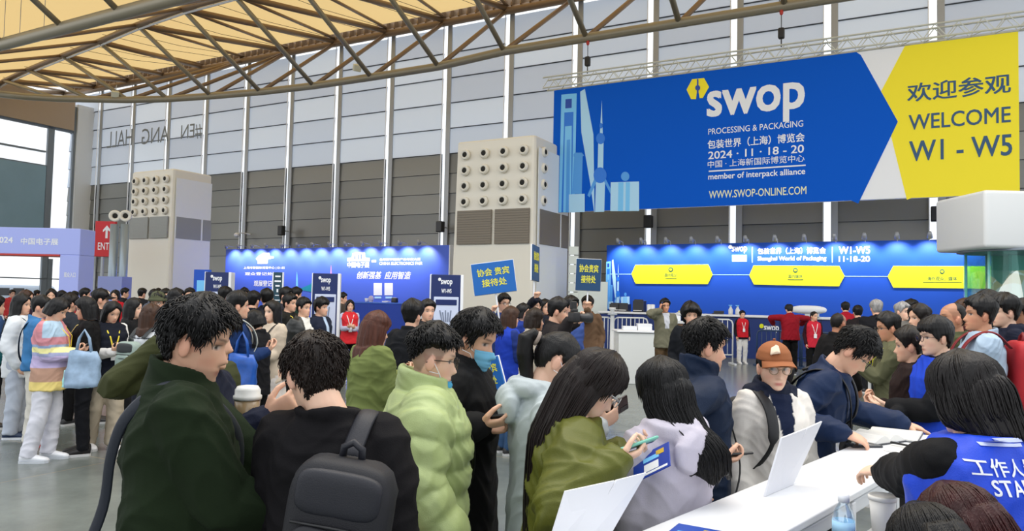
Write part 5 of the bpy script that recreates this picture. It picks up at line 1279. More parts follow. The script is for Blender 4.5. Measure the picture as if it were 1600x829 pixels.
# ---- the near queue
G['green'] = person('person in a dark green fleece jacket at the lower left, looking to the right', 306, 533, 2.25, 66, nod=13, hyaw=12, hair=('short', 'black'), hvol=.030, hside=.014, bulk=1.08, skin=0, stubble=True,
    arms={1: dict(px=(480, 790, 2.3), pole=(.2, -.5, -.9), n=(0, -.2, 1)), -1: dict(px=(500, 785, 2.48), n=(0, -.2, 1))},
    tops=[dict(c=c_(32, 48, 24), hem=.78, grow=.022, r=(.092, .078, .060), ch=.085, fold=.010, rough=.9, sheen=.0)], legs=('trousers', c_(24, 24, 28), 1.05), vox=.0042)
G['coffee'] = person('person in a navy jacket behind the dark green jacket, hands holding a coffee cup', 322, 525, 2.7, 92, nod=5, hair=('short', 'black'), skin=0,
    arms={1: dict(px=(412, 655, 2.48), dir=(-.15, .8, .5), n=(-.6, .2, .4), curl=.85, thumb=.4, pole=(.5, -.5, -.9)), -1: dict(px=(418, 690, 2.6), n=(.3, -.2, 1), curl=.6)},
    tops=[dict(c=c_(20, 28, 54), hem=.80, grow=.012)], legs=('trousers', BLK(), 1.05))
G['blackpack'] = person('person in a black jacket with a black backpack, seen from behind at the lower middle', 492, 585, 2.2, 4, nod=20, hyaw=-38, hoff=-.035, hair=('fringe', (.014, .008, .006)), hvol=.022, hside=.012, bulk=1.0, skin=1,
    arms={-1: dict(at=(-.10, .26, 1.0)), 1: dict(at=(.17, .18, .98))},
    tops=[dict(c=c_(20, 17, 22), hem=.76, grow=.02, r=(.088, .076, .06), ch=.05, fold=.009, rough=.85)], legs=('trousers', BLK(), 1.05), vox=.0045)
G['puffer'] = person('person in a pale green puffer jacket with a pulled down mask and glasses', 676, 560, 2.85, 80, nod=8, hair=('fade', 'black'), hvol=.032, hside=.005, bulk=1.18, skin=1, hs=1.0,
    arms={1: dict(at=(.30, .10, .92)), -1: dict(at=(-.28, .12, .95))},
    tops=[dict(name='puffer_jacket', c=c_(172, 188, 126), hem=.74, grow=.035, r=(.108, .100, .080), quilt=(.105, .017), ch=.10, fold=.008, rough=.45, spec=.5, collar='roll')], legs=('trousers', BLK(), 1.1),
    acc=[('mask', 'down', c_(70, 160, 205)), ('glasses',), ('strap', 1, BLK(), .014)], vox=.0046)
G['masked'] = person('person in a black coat and blue face mask looking down at a phone', 742, 530, 3.25, 104, nod=16, hyaw=8, hair=('short', 'black'), hvol=.028, hside=.012, skin=0,
    arms={1: dict(px=(745, 664, 2.97), dir=(-.1, 1, .15), n=(-.4, -.1, 1), curl=.75, thumb=.8), -1: dict(px=(758, 670, 3.15), dir=(.2, 1, .15), n=(.4, -.1, 1), curl=.75, thumb=.8)},
    tops=[dict(name='coat', c=c_(18, 18, 21), hem=.62, grow=.016, r=(.085, .075, .062), ch=.09, hood=True)], legs=('trousers', BLK(), 1.0), acc=[('mask', 'up')])
G['greyhood'] = person('woman with a black ponytail, face mask and pale grey hoodie, looking at a dark phone', 868, 562, 3.05, 78, fem=True, nod=26, hair=('pony', 'black'), hlen=.26, skin=1,
    arms={1: dict(px=(930, 668, 2.62), dir=(-.1, .85, .45), n=(-.7, -.2, .5), curl=.9, thumb=.8, pole=(.4, -.4, -1)), -1: dict(at=(-.06, .28, 1.1))},
    tops=[dict(name='hoodie', c=c_(196, 205, 208), hem=.80, grow=.02, r=(.082, .075, .056), collar='hoodie', fold=.009)], legs=('trousers', c_(170, 172, 176), 1.1), acc=[('mask', 'up', c_(205, 215, 225))])
G['olive'] = person('woman with very long dark hair and an olive bomber jacket holding a teal phone', 927, 600, 2.5, 84, fem=True, nod=30, lean=6, hair=('long', (.012, .007, .006)), hlen=.66, hspan=112, hwide=.94, hback=.02, skin=1,
    arms={1: dict(px=(955, 722, 2.27), dir=(-.05, .95, .3), n=(-.35, -.3, .9), curl=.8, thumb=.8, pole=(.7, -.3, -.8)), -1: dict(px=(962, 712, 2.5), dir=(.2, .9, .3), n=(.35, -.3, .9), curl=.7, pole=(-.6, -.4, -.8))},
    tops=[dict(name='bomber_jacket', c=c_(98, 102, 28), hem=.84, grow=.022, r=(.094, .088, .062), ch=.045, fold=.012, rough=.5, spec=.35)], legs=('trousers', BLK(), 1.1), acc=[('glasses', (.5, .5, .5))], vox=.0042)
G['lavender'] = person('woman in a pale lavender hoodie with loose black hair, facing away toward the queue', 1036, 612, 2.62, -32, fem=True, nod=8, hair=('long', 'black'), hlen=.25, hspan=114, htaper=.35, hwide=.96, hdrift=(.06, .0), hback=.10, skin=1,
    arms={-1: dict(at=(-.05, .28, 1.12)), 1: dict(at=(.10, .26, 1.0))},
    tops=[dict(name='hoodie', c=c_(204, 198, 212), hem=.80, grow=.02, r=(.084, .078, .058), collar='hoodie', fold=.010)], legs=('trousers', c_(110, 130, 165), 1.1))
G['navyman'] = person('person in a navy jacket with short black hair holding a phone at the white table', 1102, 541, 3.42, 84, nod=6, bulk=.92, hair=('short', 'black'), hvol=.024, hside=.006, skin=0, stubble=True,
    arms={1: dict(px=(1112, 720, 3.1), dir=(-.05, 1, .05), n=(-.25, 0, 1), curl=.85, thumb=.9, pole=(.5, -.8, -.3)), -1: dict(at=(-.2, .2, 1.0))},
    tops=[dict(c=c_(14, 38, 70), hem=.78, grow=.016, r=(.082, .074, .058), ch=.10, fold=.009, rough=.6)], legs=('trousers', BLK(), 1.0), acc=[('strap', -1, BLK(), .012)])
def fleece(p, g):
    c = np.tile(np.array(c_(232, 226, 218)), (len(p), 1)); n = (np.abs(p[:, 0]-.01) < .055+.02*np.sin(p[:, 2]*9)) & (p[:, 1] > .05); c[n] = c_(22, 32, 58); return c
G['cap'] = person('woman in a tan cap, glasses and cream fleece, looking at the camera', 1209, 573, 3.5, 166, fem=True, nod=4, hyaw=14, hair=('pulled', 'black'), hvol=.012, skin=1, hs=.97,
    arms={1: dict(at=(.20, .10, .90)), -1: dict(at=(-.22, .08, .90))},
    tops=[dict(name='hoodie', c=c_(22, 32, 58), hem=.82, grow=.008, collar='roll', ch=.085, hood=True), dict(name='fleece_jacket', fn=fleece, hem=.80, grow=.022, r=(.084, .074, .060), collar='none', fold=.008, rough=.95)], legs=('trousers', BLK(), 1.1), acc=[('cap', c_(160, 100, 64)), ('glasses', (.35, .25, .15))], vox=.0038)
G['leaning'] = person('person in glasses and a blue jacket leaning over open books on the white table', 1334, 548, 3.8, 118, nod=26, lean=24, hair=('short', 'black'), hvol=.026, hside=.012, skin=0,
    arms={-1: dict(px=(1408, 660, 4.02), dir=(-.25, .9, -.25), n=(0, -.2, -1), curl=.25, pole=(-.5, -.3, -.5)), 1: dict(px=(1312, 674, 3.5), dir=(-.3, .9, -.3), n=(-.3, -.2, -1), curl=.5, pole=(.3, -.7, -.4))},
    tops=[dict(c=c_(16, 42, 82), hem=.78, grow=.014, r=(.082, .072, .056), ch=.04, fold=.009, rough=.6)], legs=('trousers', BLK(), 1.0), acc=[('glasses',), ('strap', 1, BLK(), .02)])
G['staff'] = person('woman in a blue staff vest with straight black hair, back turned, at the right edge', 1512, 618, 2.05, -20, fem=True, nod=10, lean=5, short_neck=.025, hs=.95, hair=('long', (.012, .010, .010)), hlen=.06, hspan=132, hwide=.93, hdrift=(.06, -.02), hback=.0, bulk=1.10, skin=1,
    arms={-1: dict(px=(1390, 738, 2.46), dir=(-.1, 1, -.1), n=(.3, 0, -1), curl=.6, pole=(-.42, -.4, -.85)), 1: dict(at=(.25, .25, 1.05))},
    tops=[dict(name='jumper', c=c_(20, 20, 24), hem=.84, grow=.008, r=(.078, .074, .062), collar='crew', fold=.008), dict(name='vest', c=c_(26, 72, 214), hem=.80, grow=.032, sleeves=False, collar='none', fold=.006, rough=.5, spec=.4)], legs=('trousers', BLK(), 1.1), vox=.0046)
G['maroon'] = person('woman with sleek maroon hair, only her head showing at the bottom right corner', 1506, 836, 1.54, -16, fem=True, nod=12, lean=26, hair=('long', 'maroon'), hlen=.30, hspan=130, hwide=1.0, hvol=.016, skin=1,
    tops=[dict(name='jumper', c=c_(40, 22, 24), hem=.84, collar='crew')], legs=('trousers', BLK(), 1.1), vox=.0042)
G['blackhead'] = person('woman with black hair at the bottom edge, in front of the maroon hair', 1456, 866, 1.48, -6, fem=True, nod=12, lean=30, hair=('long', 'black'), hlen=.30, hspan=130, hwide=.84, hvol=.008, hside=.008, skin=1,
    tops=[dict(name='jumper', c=c_(22, 22, 26), hem=.84, collar='crew')], legs=('trousers', BLK(), 1.1), vox=.0042)
G['oliveraised'] = person('person in an olive jacket raising a hand, mostly hidden behind the dark green jacket', 316, 512, 3.4, 20, hair=('short', 'black'), skin=0,
    arms={-1: dict(px=(247, 540, 3.3), dir=(.1, .1, 1), n=(.4, .8, 0), curl=.5, pole=(-.5, -.2, -.9))},
    tops=[dict(c=c_(70, 74, 40), hem=.8, grow=.01, r=(.072, .062, .050))], legs=('trousers', BLK(), 1.0))
# ---- left group
def rainbow(p, g):
    z = p[:, 2]+.25*np.maximum(np.abs(p[:, 0])-.19, 0); edges = [(1.36, (214, 130, 140)), (1.22, (206, 140, 150)), (1.19, (150, 170, 205)), (1.14, (232, 226, 160)), (1.10, (160, 165, 200)), (.98, (190, 176, 214)), (.84, (186, 148, 128)), (0, (232, 210, 130))]
    c = np.tile(np.array(c_(214, 170, 180)), (len(p), 1))
    for lo, col in edges[::-1]: c[z > lo] = c_(*col)
    hi = z > 1.36; c[hi] = c_(214, 140, 148)
    m = (z > 1.30) & (p[:, 0] > .02) & (p[:, 1] > 0); c[m] = c_(170, 195, 215); return c
G['rainbow'] = person('woman in a pastel rainbow striped sweater and white trousers looking down at her phone', 90, 484, 7.6, 78, fem=True, nod=24, bulk=1.12, hair=('bob', 'black'), hlen=.03, hspan=112, arms=PH(1.12, .26), tops=[dict(name='sweater', fn=rainbow, hem=.74, grow=.02, r=(.085, .078, .06), collar='crew')],
    legs=('trousers', c_(226, 226, 236), 1.22), shoes=c_(236, 238, 244), sole=c_(200, 205, 212), acc=[('lanyard', c_(232, 200, 60))], step=(.0, -.12))
G['denim'] = person('person in a blue denim jacket and cream trousers, left of the rainbow sweater', 64, 480, 8.3, 60, nod=5, hyaw=10, hair=('short', 'black'), tops=[dict(name='denim_jacket', c=c_(62, 122, 176), hem=.86, grow=.016, r=(.085, .076, .06))], arms=PH(1.1, .24), legs=('trousers', c_(214, 210, 200), 1.35), shoes=c_(222, 212, 208), sole=c_(200, 60, 60), acc=[('strap', 1, c_(28, 30, 44), .02)])
G['whitecoat'] = person('woman in a white coat with shoulder length black hair at the far left', 34, 476, 8.7, 74, fem=True, hyaw=8, hair=('long', 'black'), hlen=.10, tops=[dict(name='coat', c=c_(226, 230, 234), hem=.72, grow=.02, r=(.082, .074, .06))], legs=('trousers', c_(186, 194, 208), 1.3), shoes=c_(28, 46, 76), sole=c_(220, 224, 230), acc=[('strap', 1, c_(50, 54, 58), .012)])
G['blackjumper'] = person('woman in a black jumper with a black bob holding a phone beside the rainbow sweater', 134, 482, 7.9, -118, fem=True, nod=8, hair=('bob', 'black'), hlen=.08, arms=PH(1.12, .26), tops=[dict(name='jumper', c=c_(18, 18, 20), hem=.82, grow=.014, collar='none')], legs=('trousers', c_(20, 22, 30), 1.05), shoes=c_(20, 18, 18), acc=[('lanyard', c_(220, 200, 120))])
G['darkvest'] = person('woman in a dark quilted vest with white sleeves and beige trousers, looking down', 175, 488, 8.1, 130, fem=True, nod=18, hyaw=-8, hair=('long', 'black'), hlen=.12, arms=PH(1.14, .28), tops=[dict(name='shirt', c=c_(228, 226, 224), hem=.84, grow=.006, r=(.08, .074, .056)), dict(name='vest', c=c_(20, 26, 44), hem=.76, grow=.034, sleeves=False, quilt=(.1, .012), ch=.06)],
    legs=('trousers', c_(196, 182, 160), 1.35), shoes=c_(236, 236, 238), acc=[('lanyard', c_(226, 206, 60))], step=(.0, -.2))
G['stripes'] = person('woman with long brown hair and a white top with thin dark stripes, back turned', 236, 494, 7.4, 24, fem=True, hair=('long', 'brown'), hlen=.16, tops=[dict(name='striped_top', fn=lambda p, g: np.where((np.mod(p[:, 2], .075) < .014)[:, None], np.array(c_(50, 54, 70)), np.array(c_(222, 224, 228))), hem=.8, grow=.014)], legs=('trousers', c_(40, 44, 60), 1.1), arms=PH())
G['beanie'] = person('person in an olive knitted beanie and glasses behind the striped top', 246, 473, 9.2, 168, hair=('short', 'black'), tops=[dict(c=c_(196, 198, 200), grow=.01)], acc=[('beanie', c_(86, 90, 66)), ('glasses',)])
G['paleface'] = person('woman with long black hair and a pale face turned right, behind the dark vest', 209, 482, 8.8, 82, fem=True, hair=('long', 'black'), hlen=.22, skin=1, tops=[dict(c=c_(24, 24, 28), grow=.01)], arms=PH())
G['darkback'] = person('tall person in a charcoal coat between the rainbow sweater and the black bob', 108, 474, 9.6, 20, hair=('fringe', 'dark'), tops=[dict(name='coat', c=c_(52, 56, 64), hem=.6, grow=.02)], legs=('trousers', BLK(), 1.1))
G['blackcapman'] = person('person in a black cap and black jacket behind the woman with the black bob', 158, 468, 9.8, 60, hair=('short', 'black'), tops=[dict(c=c_(20, 20, 24), grow=.02)], acc=[('cap', (.01, .01, .012))], legs=('trousers', BLK(), 1.1))
G['brownbob'] = person('woman with a brown bob half hidden at the far left behind the white coat', 41, 466, 11.5, 85, fem=True, hair=('bob', 'brown'), hlen=.06, tops=[dict(c=c_(60, 40, 60), grow=.01)])
G['leftedge'] = person('person in a teal and navy jacket cut by the left edge', -6, 478, 9.2, 40, hair=('short', 'black'), tops=[dict(fn=lambda p, g: np.where((p[:, 2] > 1.12)[:, None], np.array(c_(40, 66, 106)), np.array(c_(20, 84, 90))), grow=.01)], legs=('trousers', c_(18, 20, 26), 1.1))
# ---- centre left
G['blacksuit'] = person('woman in a black blazer turned left, to the right of the dark green jacket', 399, 502, 7.8, -72, fem=True, nod=14, hair=('bob', 'black'), hlen=.01, arms=ONE(1, 1.16, .34)|ONE(-1, 1.14, .34), tops=[dict(name='blazer', c=c_(24, 24, 30), hem=.74, grow=.014)], legs=('trousers', BLK(), 1.05))
G['cardigan'] = person('woman with long black hair and a beige cardigan, face toward the left of the camera', 425, 487, 8.4, -150, fem=True, hair=('long', 'black'), hlen=.30, skin=1, arms=PH(1.05), tops=[dict(name='cardigan', c=c_(206, 190, 170), hem=.76, grow=.014)], legs=('skirt', c_(214, 206, 200), .52), shoes=c_(40, 36, 34), acc=[('strap', -1, BLK(), .012)])
G['profile'] = person('person with short black hair and a big profile behind the leather jacket, facing right', 453, 474, 10.6, 105, hair=('short', 'black'), tops=[dict(c=c_(34, 34, 30), grow=.012)], acc=[('lanyard', c_(230, 210, 80))])
G['leather'] = person('person in a black leather jacket over a white shirt, facing right of the camera', 475, 481, 9.8, 122, hyaw=-8, hair=('short', 'black'), tops=[dict(name='leather_jacket', fn=lambda p, g: np.where(((np.abs(p[:, 0]) < .075) & (p[:, 1] > .03))[:, None], np.array(c_(226, 224, 216)), np.array(c_(30, 32, 32))), hem=.82, grow=.016, rough=.4, spec=.5)], legs=('trousers', BLK(), 1.05))
G['navycoat'] = person('person in a dark navy coat with bowl cut hair beside the white edged kiosk', 502, 480, 10.0, 112, hyaw=-6, hair=('fringe', 'black'), skin=0, tops=[dict(name='coat', fn=lambda p, g: np.where(((np.abs(p[:, 0]) < .03) & (p[:, 1] > .03))[:, None], np.array(c_(180, 200, 225)), np.array(c_(22, 30, 50))), hem=.7, grow=.014)])
G['bluejumper'] = person('person in a navy blue jumper with a pale grey backpack behind the green jacket', 372, 478, 7.0, 60, hair=('short', 'black'), tops=[dict(c=c_(26, 54, 104), grow=.012)], arms=PH())
G['darkleft'] = person('person in a black coat behind the navy jumper, back turned', 396, 470, 10.8, 10, hair=('short', 'black'), tops=[dict(c=c_(30, 32, 44), grow=.02)])
G['darkright'] = person('second person in a dark coat further back, left of the green poster stand', 417, 466, 11.0, -20, hair=('short', 'black'), tops=[dict(c=c_(36, 40, 58), grow=.02)])
G['redvestwoman'] = person('woman in a red vest with white sleeves standing beside the white edged kiosk', 547, 478, 15.2, 160, fem=True, hair=('bob', 'black'), hlen=.03, arms=PH(1.12), tops=[dict(name='shirt', c=c_(196, 198, 222), grow=.004), dict(name='vest', c=c_(216, 44, 52), hem=.78, grow=.03, sleeves=False)], legs=('trousers', BLK(), 1.1), acc=[('lanyard', c_(236, 226, 226))])
G['reddish'] = person('woman with long reddish brown hair and a green parka left of the puffer jacket', 588, 514, 5.2, 52, fem=True, nod=12, bulk=1.1, hair=('long', 'auburn'), hlen=.20, hspan=122, hwide=1.05, arms=PH(1.22, .24), tops=[dict(name='parka', c=c_(118, 130, 72), hem=.66, grow=.026, r=(.092, .086, .064), ch=.05, fold=.010)], legs=('trousers', c_(70, 66, 50), 1.1))
G['capblack'] = person('person in a black jacket with curly black hair just left of the pale green jacket', 644, 494, 7.0, 20, hair=('short', 'black'), hvol=.05, tops=[dict(c=c_(22, 24, 30), grow=.03, hem=.7)], legs=('trousers', BLK(), 1.1))
G['behindpuffer'] = person('person with short black hair peeking over the head of the pale green jacket', 668, 486, 8.6, 150, hair=('short', 'black'), tops=[dict(c=c_(40, 40, 44), grow=.01)])
# ---- middle, around the signs
G['bluevest'] = person('woman with brown hair in a royal blue vest below the cream tower', 798, 496, 8.4, 66, fem=True, hair=('long', 'brown'), hlen=.12, arms=PH(1.05), tops=[dict(name='shirt', c=c_(34, 56, 130), grow=.006), dict(name='vest', c=c_(26, 60, 176), hem=.76, grow=.032, sleeves=False)], legs=('trousers', c_(60, 92, 132), 1.1), acc=[('lanyard', c_(220, 228, 240))])
G['bluevest2'] = person('woman in a blue vest facing right between the brown haired staff and the cream coat', 817, 488, 10.4, 110, fem=True, hair=('bob', 'black'), hlen=.03, tops=[dict(c=c_(30, 56, 140), grow=.012)], legs=('trousers', BLK(), 1.1))
G['creamcoat'] = person('woman in a cream coat with brown tied hair behind the ponytail woman', 836, 500, 7.8, 70, fem=True, hair=('bob', (.02, .012, .008)), hlen=.04, arms=PH(), tops=[dict(name='coat', c=c_(226, 212, 192), hem=.64, grow=.024, r=(.086, .08, .062))], legs=('trousers', c_(190, 180, 168), 1.1))
G['photographer'] = person('person in a dark jacket holding up a black camera, below the teal sign', 871, 486, 7.6, 88, nod=6, hair=('short', 'black'), arms={1: dict(px=(888, 503, 7.1), dir=(-.1, .9, .4), n=(-.8, .1, .3), curl=.9, pole=(.7, -.2, -.7)), -1: dict(px=(898, 505, 7.4), n=(.6, 0, .8), curl=.8)}, tops=[dict(c=c_(42, 36, 38), grow=.016)], legs=('trousers', BLK(), 1.1))
G['behindphoto'] = person('person with short black hair standing behind the person with the camera', 892, 480, 9.4, 140, hair=('short', 'black'), tops=[dict(c=c_(60, 84, 150), grow=.01)], legs=('trousers', c_(200, 205, 214), 1.1))
G['glassesman'] = person('person in glasses and a navy shirt holding the tilted blue sign', 787, 474, 10.8, 150, hair=('short', 'black'), tops=[dict(c=c_(36, 60, 120), grow=.01)], acc=[('glasses',)], arms={1: dict(px=(769, 490, 10.4), dir=(0, .2, 1), n=(-.6, .7, 0), curl=1.2)})
G['edgeholder'] = person('person in a dark jacket holding the edge on sign beside the tower corner', 836, 478, 11.4, 180, hair=('short', 'black'), tops=[dict(c=c_(30, 34, 50), grow=.01)], arms={1: dict(px=(837, 468, 11.1), dir=(0, .2, 1), n=(-.6, .7, 0), curl=1.2)})
G['tealholder'] = person('person in a brown jacket holding the dark teal sign', 918, 476, 12.0, 200, hair=('short', 'dark'), tops=[dict(c=c_(110, 84, 62), grow=.01)], arms={1: dict(px=(917, 483, 11.6), dir=(0, .2, 1), n=(-.6, .7, 0), curl=1.2)}, legs=('trousers', c_(190, 170, 165), 1.2))
G['facecluster'] = person('person with long dark hair behind the cream coat, under the edge on sign', 851, 480, 12, 150, fem=True, hair=('long', 'black'), hlen=.1, tops=[dict(c=c_(60, 40, 44), grow=.01)])
G['phonecall'] = person('person in an olive grey jacket making a phone call beside the white box counter', 1039, 478, 14.3, 172, hair=('short', 'black'), skin=2, arms={1: dict(at=(.125, .10, 1.50), dir=(-.1, .1, 1), n=(-1, 0, 0), curl=.8, pole=(1, .1, -.5))}, tops=[dict(fn=lambda p, g: np.where(((np.abs(p[:, 0]) < .04+.09*np.clip(p[:, 2]-1.2, 0, 1)) & (p[:, 1] > .03) & (p[:, 2] > 1.18))[:, None], np.array(c_(190, 192, 200)), np.array(c_(108, 106, 88))), hem=.82, grow=.02)], legs=('trousers', c_(92, 72, 48), 1.15), vox=.011)
G['redvestman'] = person('person in a red vest and white trousers standing at the long blue counter', 1160, 491.5, 21.4, 178, hair=('short', 'black'), tops=[dict(name='shirt', c=c_(28, 28, 40), grow=.004), dict(name='vest', c=c_(204, 30, 44), hem=.86, grow=.03, sleeves=False)], legs=('trousers', c_(232, 230, 228), 1.15), shoes=c_(220, 220, 220), acc=[('lanyard', c_(236, 226, 226))])
G['redback'] = person('person in a dark red jacket leaning on the long blue counter, back turned', 1233, 484, 18.6, 4, lean=10, nod=16, hair=('short', 'black'), bulk=1.15, arms={1: dict(at=(.34, .24, 1.22), pole=(1, 0, .1)), -1: dict(at=(-.34, .24, 1.22), pole=(-1, 0, .1))}, tops=[dict(c=c_(150, 14, 34), hem=.84, grow=.02)], legs=('trousers', BLK(), 1.2))
G['redvestlady'] = person('woman in a red and pink vest with tied black hair near the navy barrier', 1272, 494, 17.5, 186, fem=True, hair=('pulled', 'black'), hyaw=-30, tops=[dict(name='shirt', c=c_(60, 14, 30), grow=.004), dict(name='vest', c=c_(206, 40, 60), hem=.8, grow=.03, sleeves=False)], legs=('trousers', BLK(), 1.15), acc=[('lanyard', c_(236, 226, 226))])
G['redright'] = person('person in a crimson jacket bending over the counter right of the red vest woman', 1321, 481, 17.8, 20, lean=12, hair=('short', 'black'), tops=[dict(c=c_(170, 16, 40), grow=.02)], legs=('trousers', BLK(), 1.15))
G['curly'] = person('person with bushy black hair and dark jacket half hidden behind the navy jacket man', 1080, 493, 9.2, 185, hair=('fringe', 'black'), hvol=.055, hside=.05, tops=[dict(c=c_(24, 28, 36), grow=.02)])
# ---- right crowd
G['browncoat'] = person('person with a shaved brown head and black jacket right of the red vest woman', 1310, 505, 8.2, 60, hair=('bald', 'dark'), skin=3, tops=[dict(c=c_(24, 22, 24), grow=.02)])
G['wideblack'] = person('broad person in a black suit with grey hair at the back of the right crowd', 1369, 482, 12.5, 8, hair=('short', 'grey'), bulk=1.3, tops=[dict(name='suit_jacket', c=c_(18, 20, 30), grow=.03)])
G['greyhair'] = person('person with grey hair and a pale scarf raising both arms in the right crowd', 1410, 487, 11, 150, hair=('short', 'grey'), skin=1, tops=[dict(c=c_(120, 116, 110), grow=.01)], arms={1: dict(at=(.16, .22, 1.35)), -1: dict(at=(-.16, .22, 1.35))})
G['glassesolive'] = person('person in glasses and an olive jacket with a yellow lanyard, facing left', 1388, 512, 6.4, -80, nod=6, hair=('short', 'black'), skin=2, tops=[dict(c=c_(104, 104, 76), grow=.014, fold=.01)], acc=[('glasses',), ('lanyard', c_(206, 200, 40))], arms=ONE(-1, 1.3, .34))
G['tousled'] = person('woman with tousled dark hair behind the young staff member in glasses', 1436, 497, 7.4, -95, fem=True, hair=('bob', 'dark'), hlen=.0, hvol=.03, tops=[dict(c=c_(44, 28, 24), grow=.02)])
G['darkbrown'] = person('person in a dark brown coat with folded arms between the two blue jackets', 1421, 540, 5.0, -60, nod=4, hair=('short', 'dark'), tops=[dict(name='coat', c=c_(46, 28, 26), grow=.024)], arms=PH(1.12, .22))
G['youngstaff'] = person('young staff member in glasses, black jumper and blue vest, facing left', 1462, 526, 4.7, -84, nod=4, hair=('fringe', 'black'), hvol=.024, skin=1, tops=[dict(name='jumper', c=c_(18, 20, 26), grow=.012, r=(.086, .078, .06), hood=True), dict(name='vest', fn=lambda p, g: np.tile(np.array(c_(30, 70, 200)), (len(p), 1)), hem=.78, grow=.028, sleeves=False, collar='none')], acc=[('glasses', (.05, .03, .03))], arms={-1: dict(at=(.06, .26, 1.12), pole=(-.8, -.3, -.6)), 1: dict(at=(-.04, .28, 1.08))})
G['bald'] = person('bald person in an olive jacket and yellow lanyard facing left in the right crowd', 1489, 497, 6.2, -80, nod=-4, hair=('bald', 'dark'), skin=2, hs=1.05, tops=[dict(c=c_(82, 88, 58), grow=.014)], acc=[('lanyard', c_(214, 206, 40)), ('strap', 1, BLK(), .02)])
G['lightblue'] = person('person in a light blue jacket wearing a red backpack, facing left', 1531, 492, 5.7, -74, nod=-4, hair=('short', 'black'), hvol=.034, skin=2, tops=[dict(c=c_(172, 192, 212), grow=.018, r=(.086, .078, .06), fold=.011)], arms={-1: dict(at=(-.02, .30, 1.18)), 1: dict(at=(.06, .30, 1.2))})
G['navycrowd'] = person('person in a navy hooded jacket with thick black hair, right of the red backpack', 1570, 488, 6.5, -78, hair=('short', 'black'), hvol=.045, hside=.02, skin=1, tops=[dict(c=c_(24, 30, 54), grow=.022, hood=True)])
G['flatcap'] = person('person in a black cap at the back of the right crowd under the glass column', 1542, 478, 7.2, -70, hair=('short', 'black'), tops=[dict(c=c_(20, 20, 24), grow=.02)], acc=[('cap', (.01, .01, .011))])
G['rightface'] = person('person with short hair cut by the right edge above the staff vest, facing left', 1600, 493, 6.6, -84, hair=('short', 'black'), skin=2, tops=[dict(c=c_(22, 24, 34), grow=.02)])
G['brownhead'] = person('person with brown hair between the bald head and the light blue jacket', 1511, 489, 7.6, -70, hair=('fringe', 'brown'), skin=2, tops=[dict(c=c_(70, 20, 24), grow=.02)])
# ---- far heads along the left horizon
far = [(58, 459, 26, 40, 'short', (28, 46, 80), 'person in a navy jacket far back before the left portal post'), (19, 459, 24, 120, 'short', (196, 60, 60), 'person in a faded red top far back at the left edge'), (97, 463, 17, 30, 'short', (60, 60, 70), 'person in a grey top far back, first left of the red vest pair'), (116, 463, 19, 170, 'short', (206, 30, 44), 'person in a bright red jacket far back under the portal post'),
       (133, 461, 15, 60, 'short', (40, 40, 52), 'person in a dark jacket far back, right of the bright red jacket'), (180, 462, 17, 178, 'bob', (190, 26, 40), 'woman in a red top far back below the grey pipes'), (195, 458, 20, 60, 'short', (30, 30, 36), 'person in a black top far back at the foot of the white tower'), (222, 459, 19, 20, 'short', (34, 34, 40), 'person in a dark coat far back before the white tower, left one'),
       (241, 463, 15, 110, 'short', (90, 96, 110), 'person in a grey jacket far back before the white tower'), (247, 458, 22, 170, 'short', (30, 30, 34), 'person in a black jacket far back, right one before the white tower'), (258, 465, 12, 130, 'short', (60, 46, 50), 'person with a dark fringe behind the beanie'), (275, 466, 10, 80, 'bob', (180, 170, 165), 'woman with a dark bob over the green jacket person, looking right'),
       (296, 462, 14, 160, 'short', (50, 54, 66), 'person in slate top at the foot of the white tower right side'), (352, 462, 12, 30, 'short', (30, 34, 50), 'person in a navy top before the navy map kiosk'), (382, 461, 15, 170, 'short', (170, 60, 70), 'person in a dull pink top before the lilac wall left end'), (447, 463, 12, 100, 'short', (50, 50, 60), 'person in a grey top beside the green poster stand'), (463, 461, 14, 60, 'short', (30, 60, 50), 'person in a dark green top left of the leather jacket'),
       (536, 466, 18, 90, 'short', (90, 80, 70), 'person in a tan jacket behind the red vest woman by the kiosk'), (80, 462, 14, 150, 'bob', (150, 150, 160), 'woman in a light grey top far back over the denim jacket'), (147, 462, 21, 150, 'short', (150, 30, 40), 'person in a dark red jacket far back between the portal and red sign'), (1424, 482, 12, 160, 'short', (60, 60, 66), 'person in a grey jacket at the back of the right crowd, near the counter'), (1340, 488, 15, 10, 'short', (40, 30, 34), 'person in a dark top near the counter right of the crimson jacket')]
for x, y, Y, yw, hk, cc, lab in far:
    person(lab, x, y, Y, yw, fem=(hk == 'bob'), hair=(hk, 'black'), hlen=.04, tops=[dict(c=c_(*cc), grow=.012)], vox=.014, legs=('trousers', c_(30, 32, 40), 1.1))
S.view_layers[0].update()
bpy.data.scenes.remove(TMP)

# ------------------------------------------------------------------ the white table and the things on and under it
ZT = 1.08
A_, B_ = zplane(1240, 822, ZT), zplane(1365, 760, ZT); C_, D_ = zplane(1000, 829, ZT), zplane(1270, 715, ZT)
dv = nrm((D_-C_)+(B_-A_)); nv = np.array([dv[1], -dv[0], 0]); wd = abs((A_-C_)@nv)
far_ = (zplane(1425, 676, ZT)-C_)@dv; nea = -.55
tw = white_lam = mat('table_white', (.80, .81, .83), .35)
TM = Matrix.Identity(4); org = C_+dv*nea; Lt = far_-nea
for i in range(3): TM[i][0] = dv[i]; TM[i][1] = -nv[i]; TM[i][2] = (0, 0, 1)[i]; TM[i][3] = org[i]
TM[2][3] = 0
tb = thing('reception_table', 'long narrow white table running from the lower middle to the right', 'table', TM)
q = MB(); q.rbox((Lt/2, -wd/2, ZT-.014), (Lt, wd, .028), .006); q.obj('tabletop', tw, tb)
q = MB()
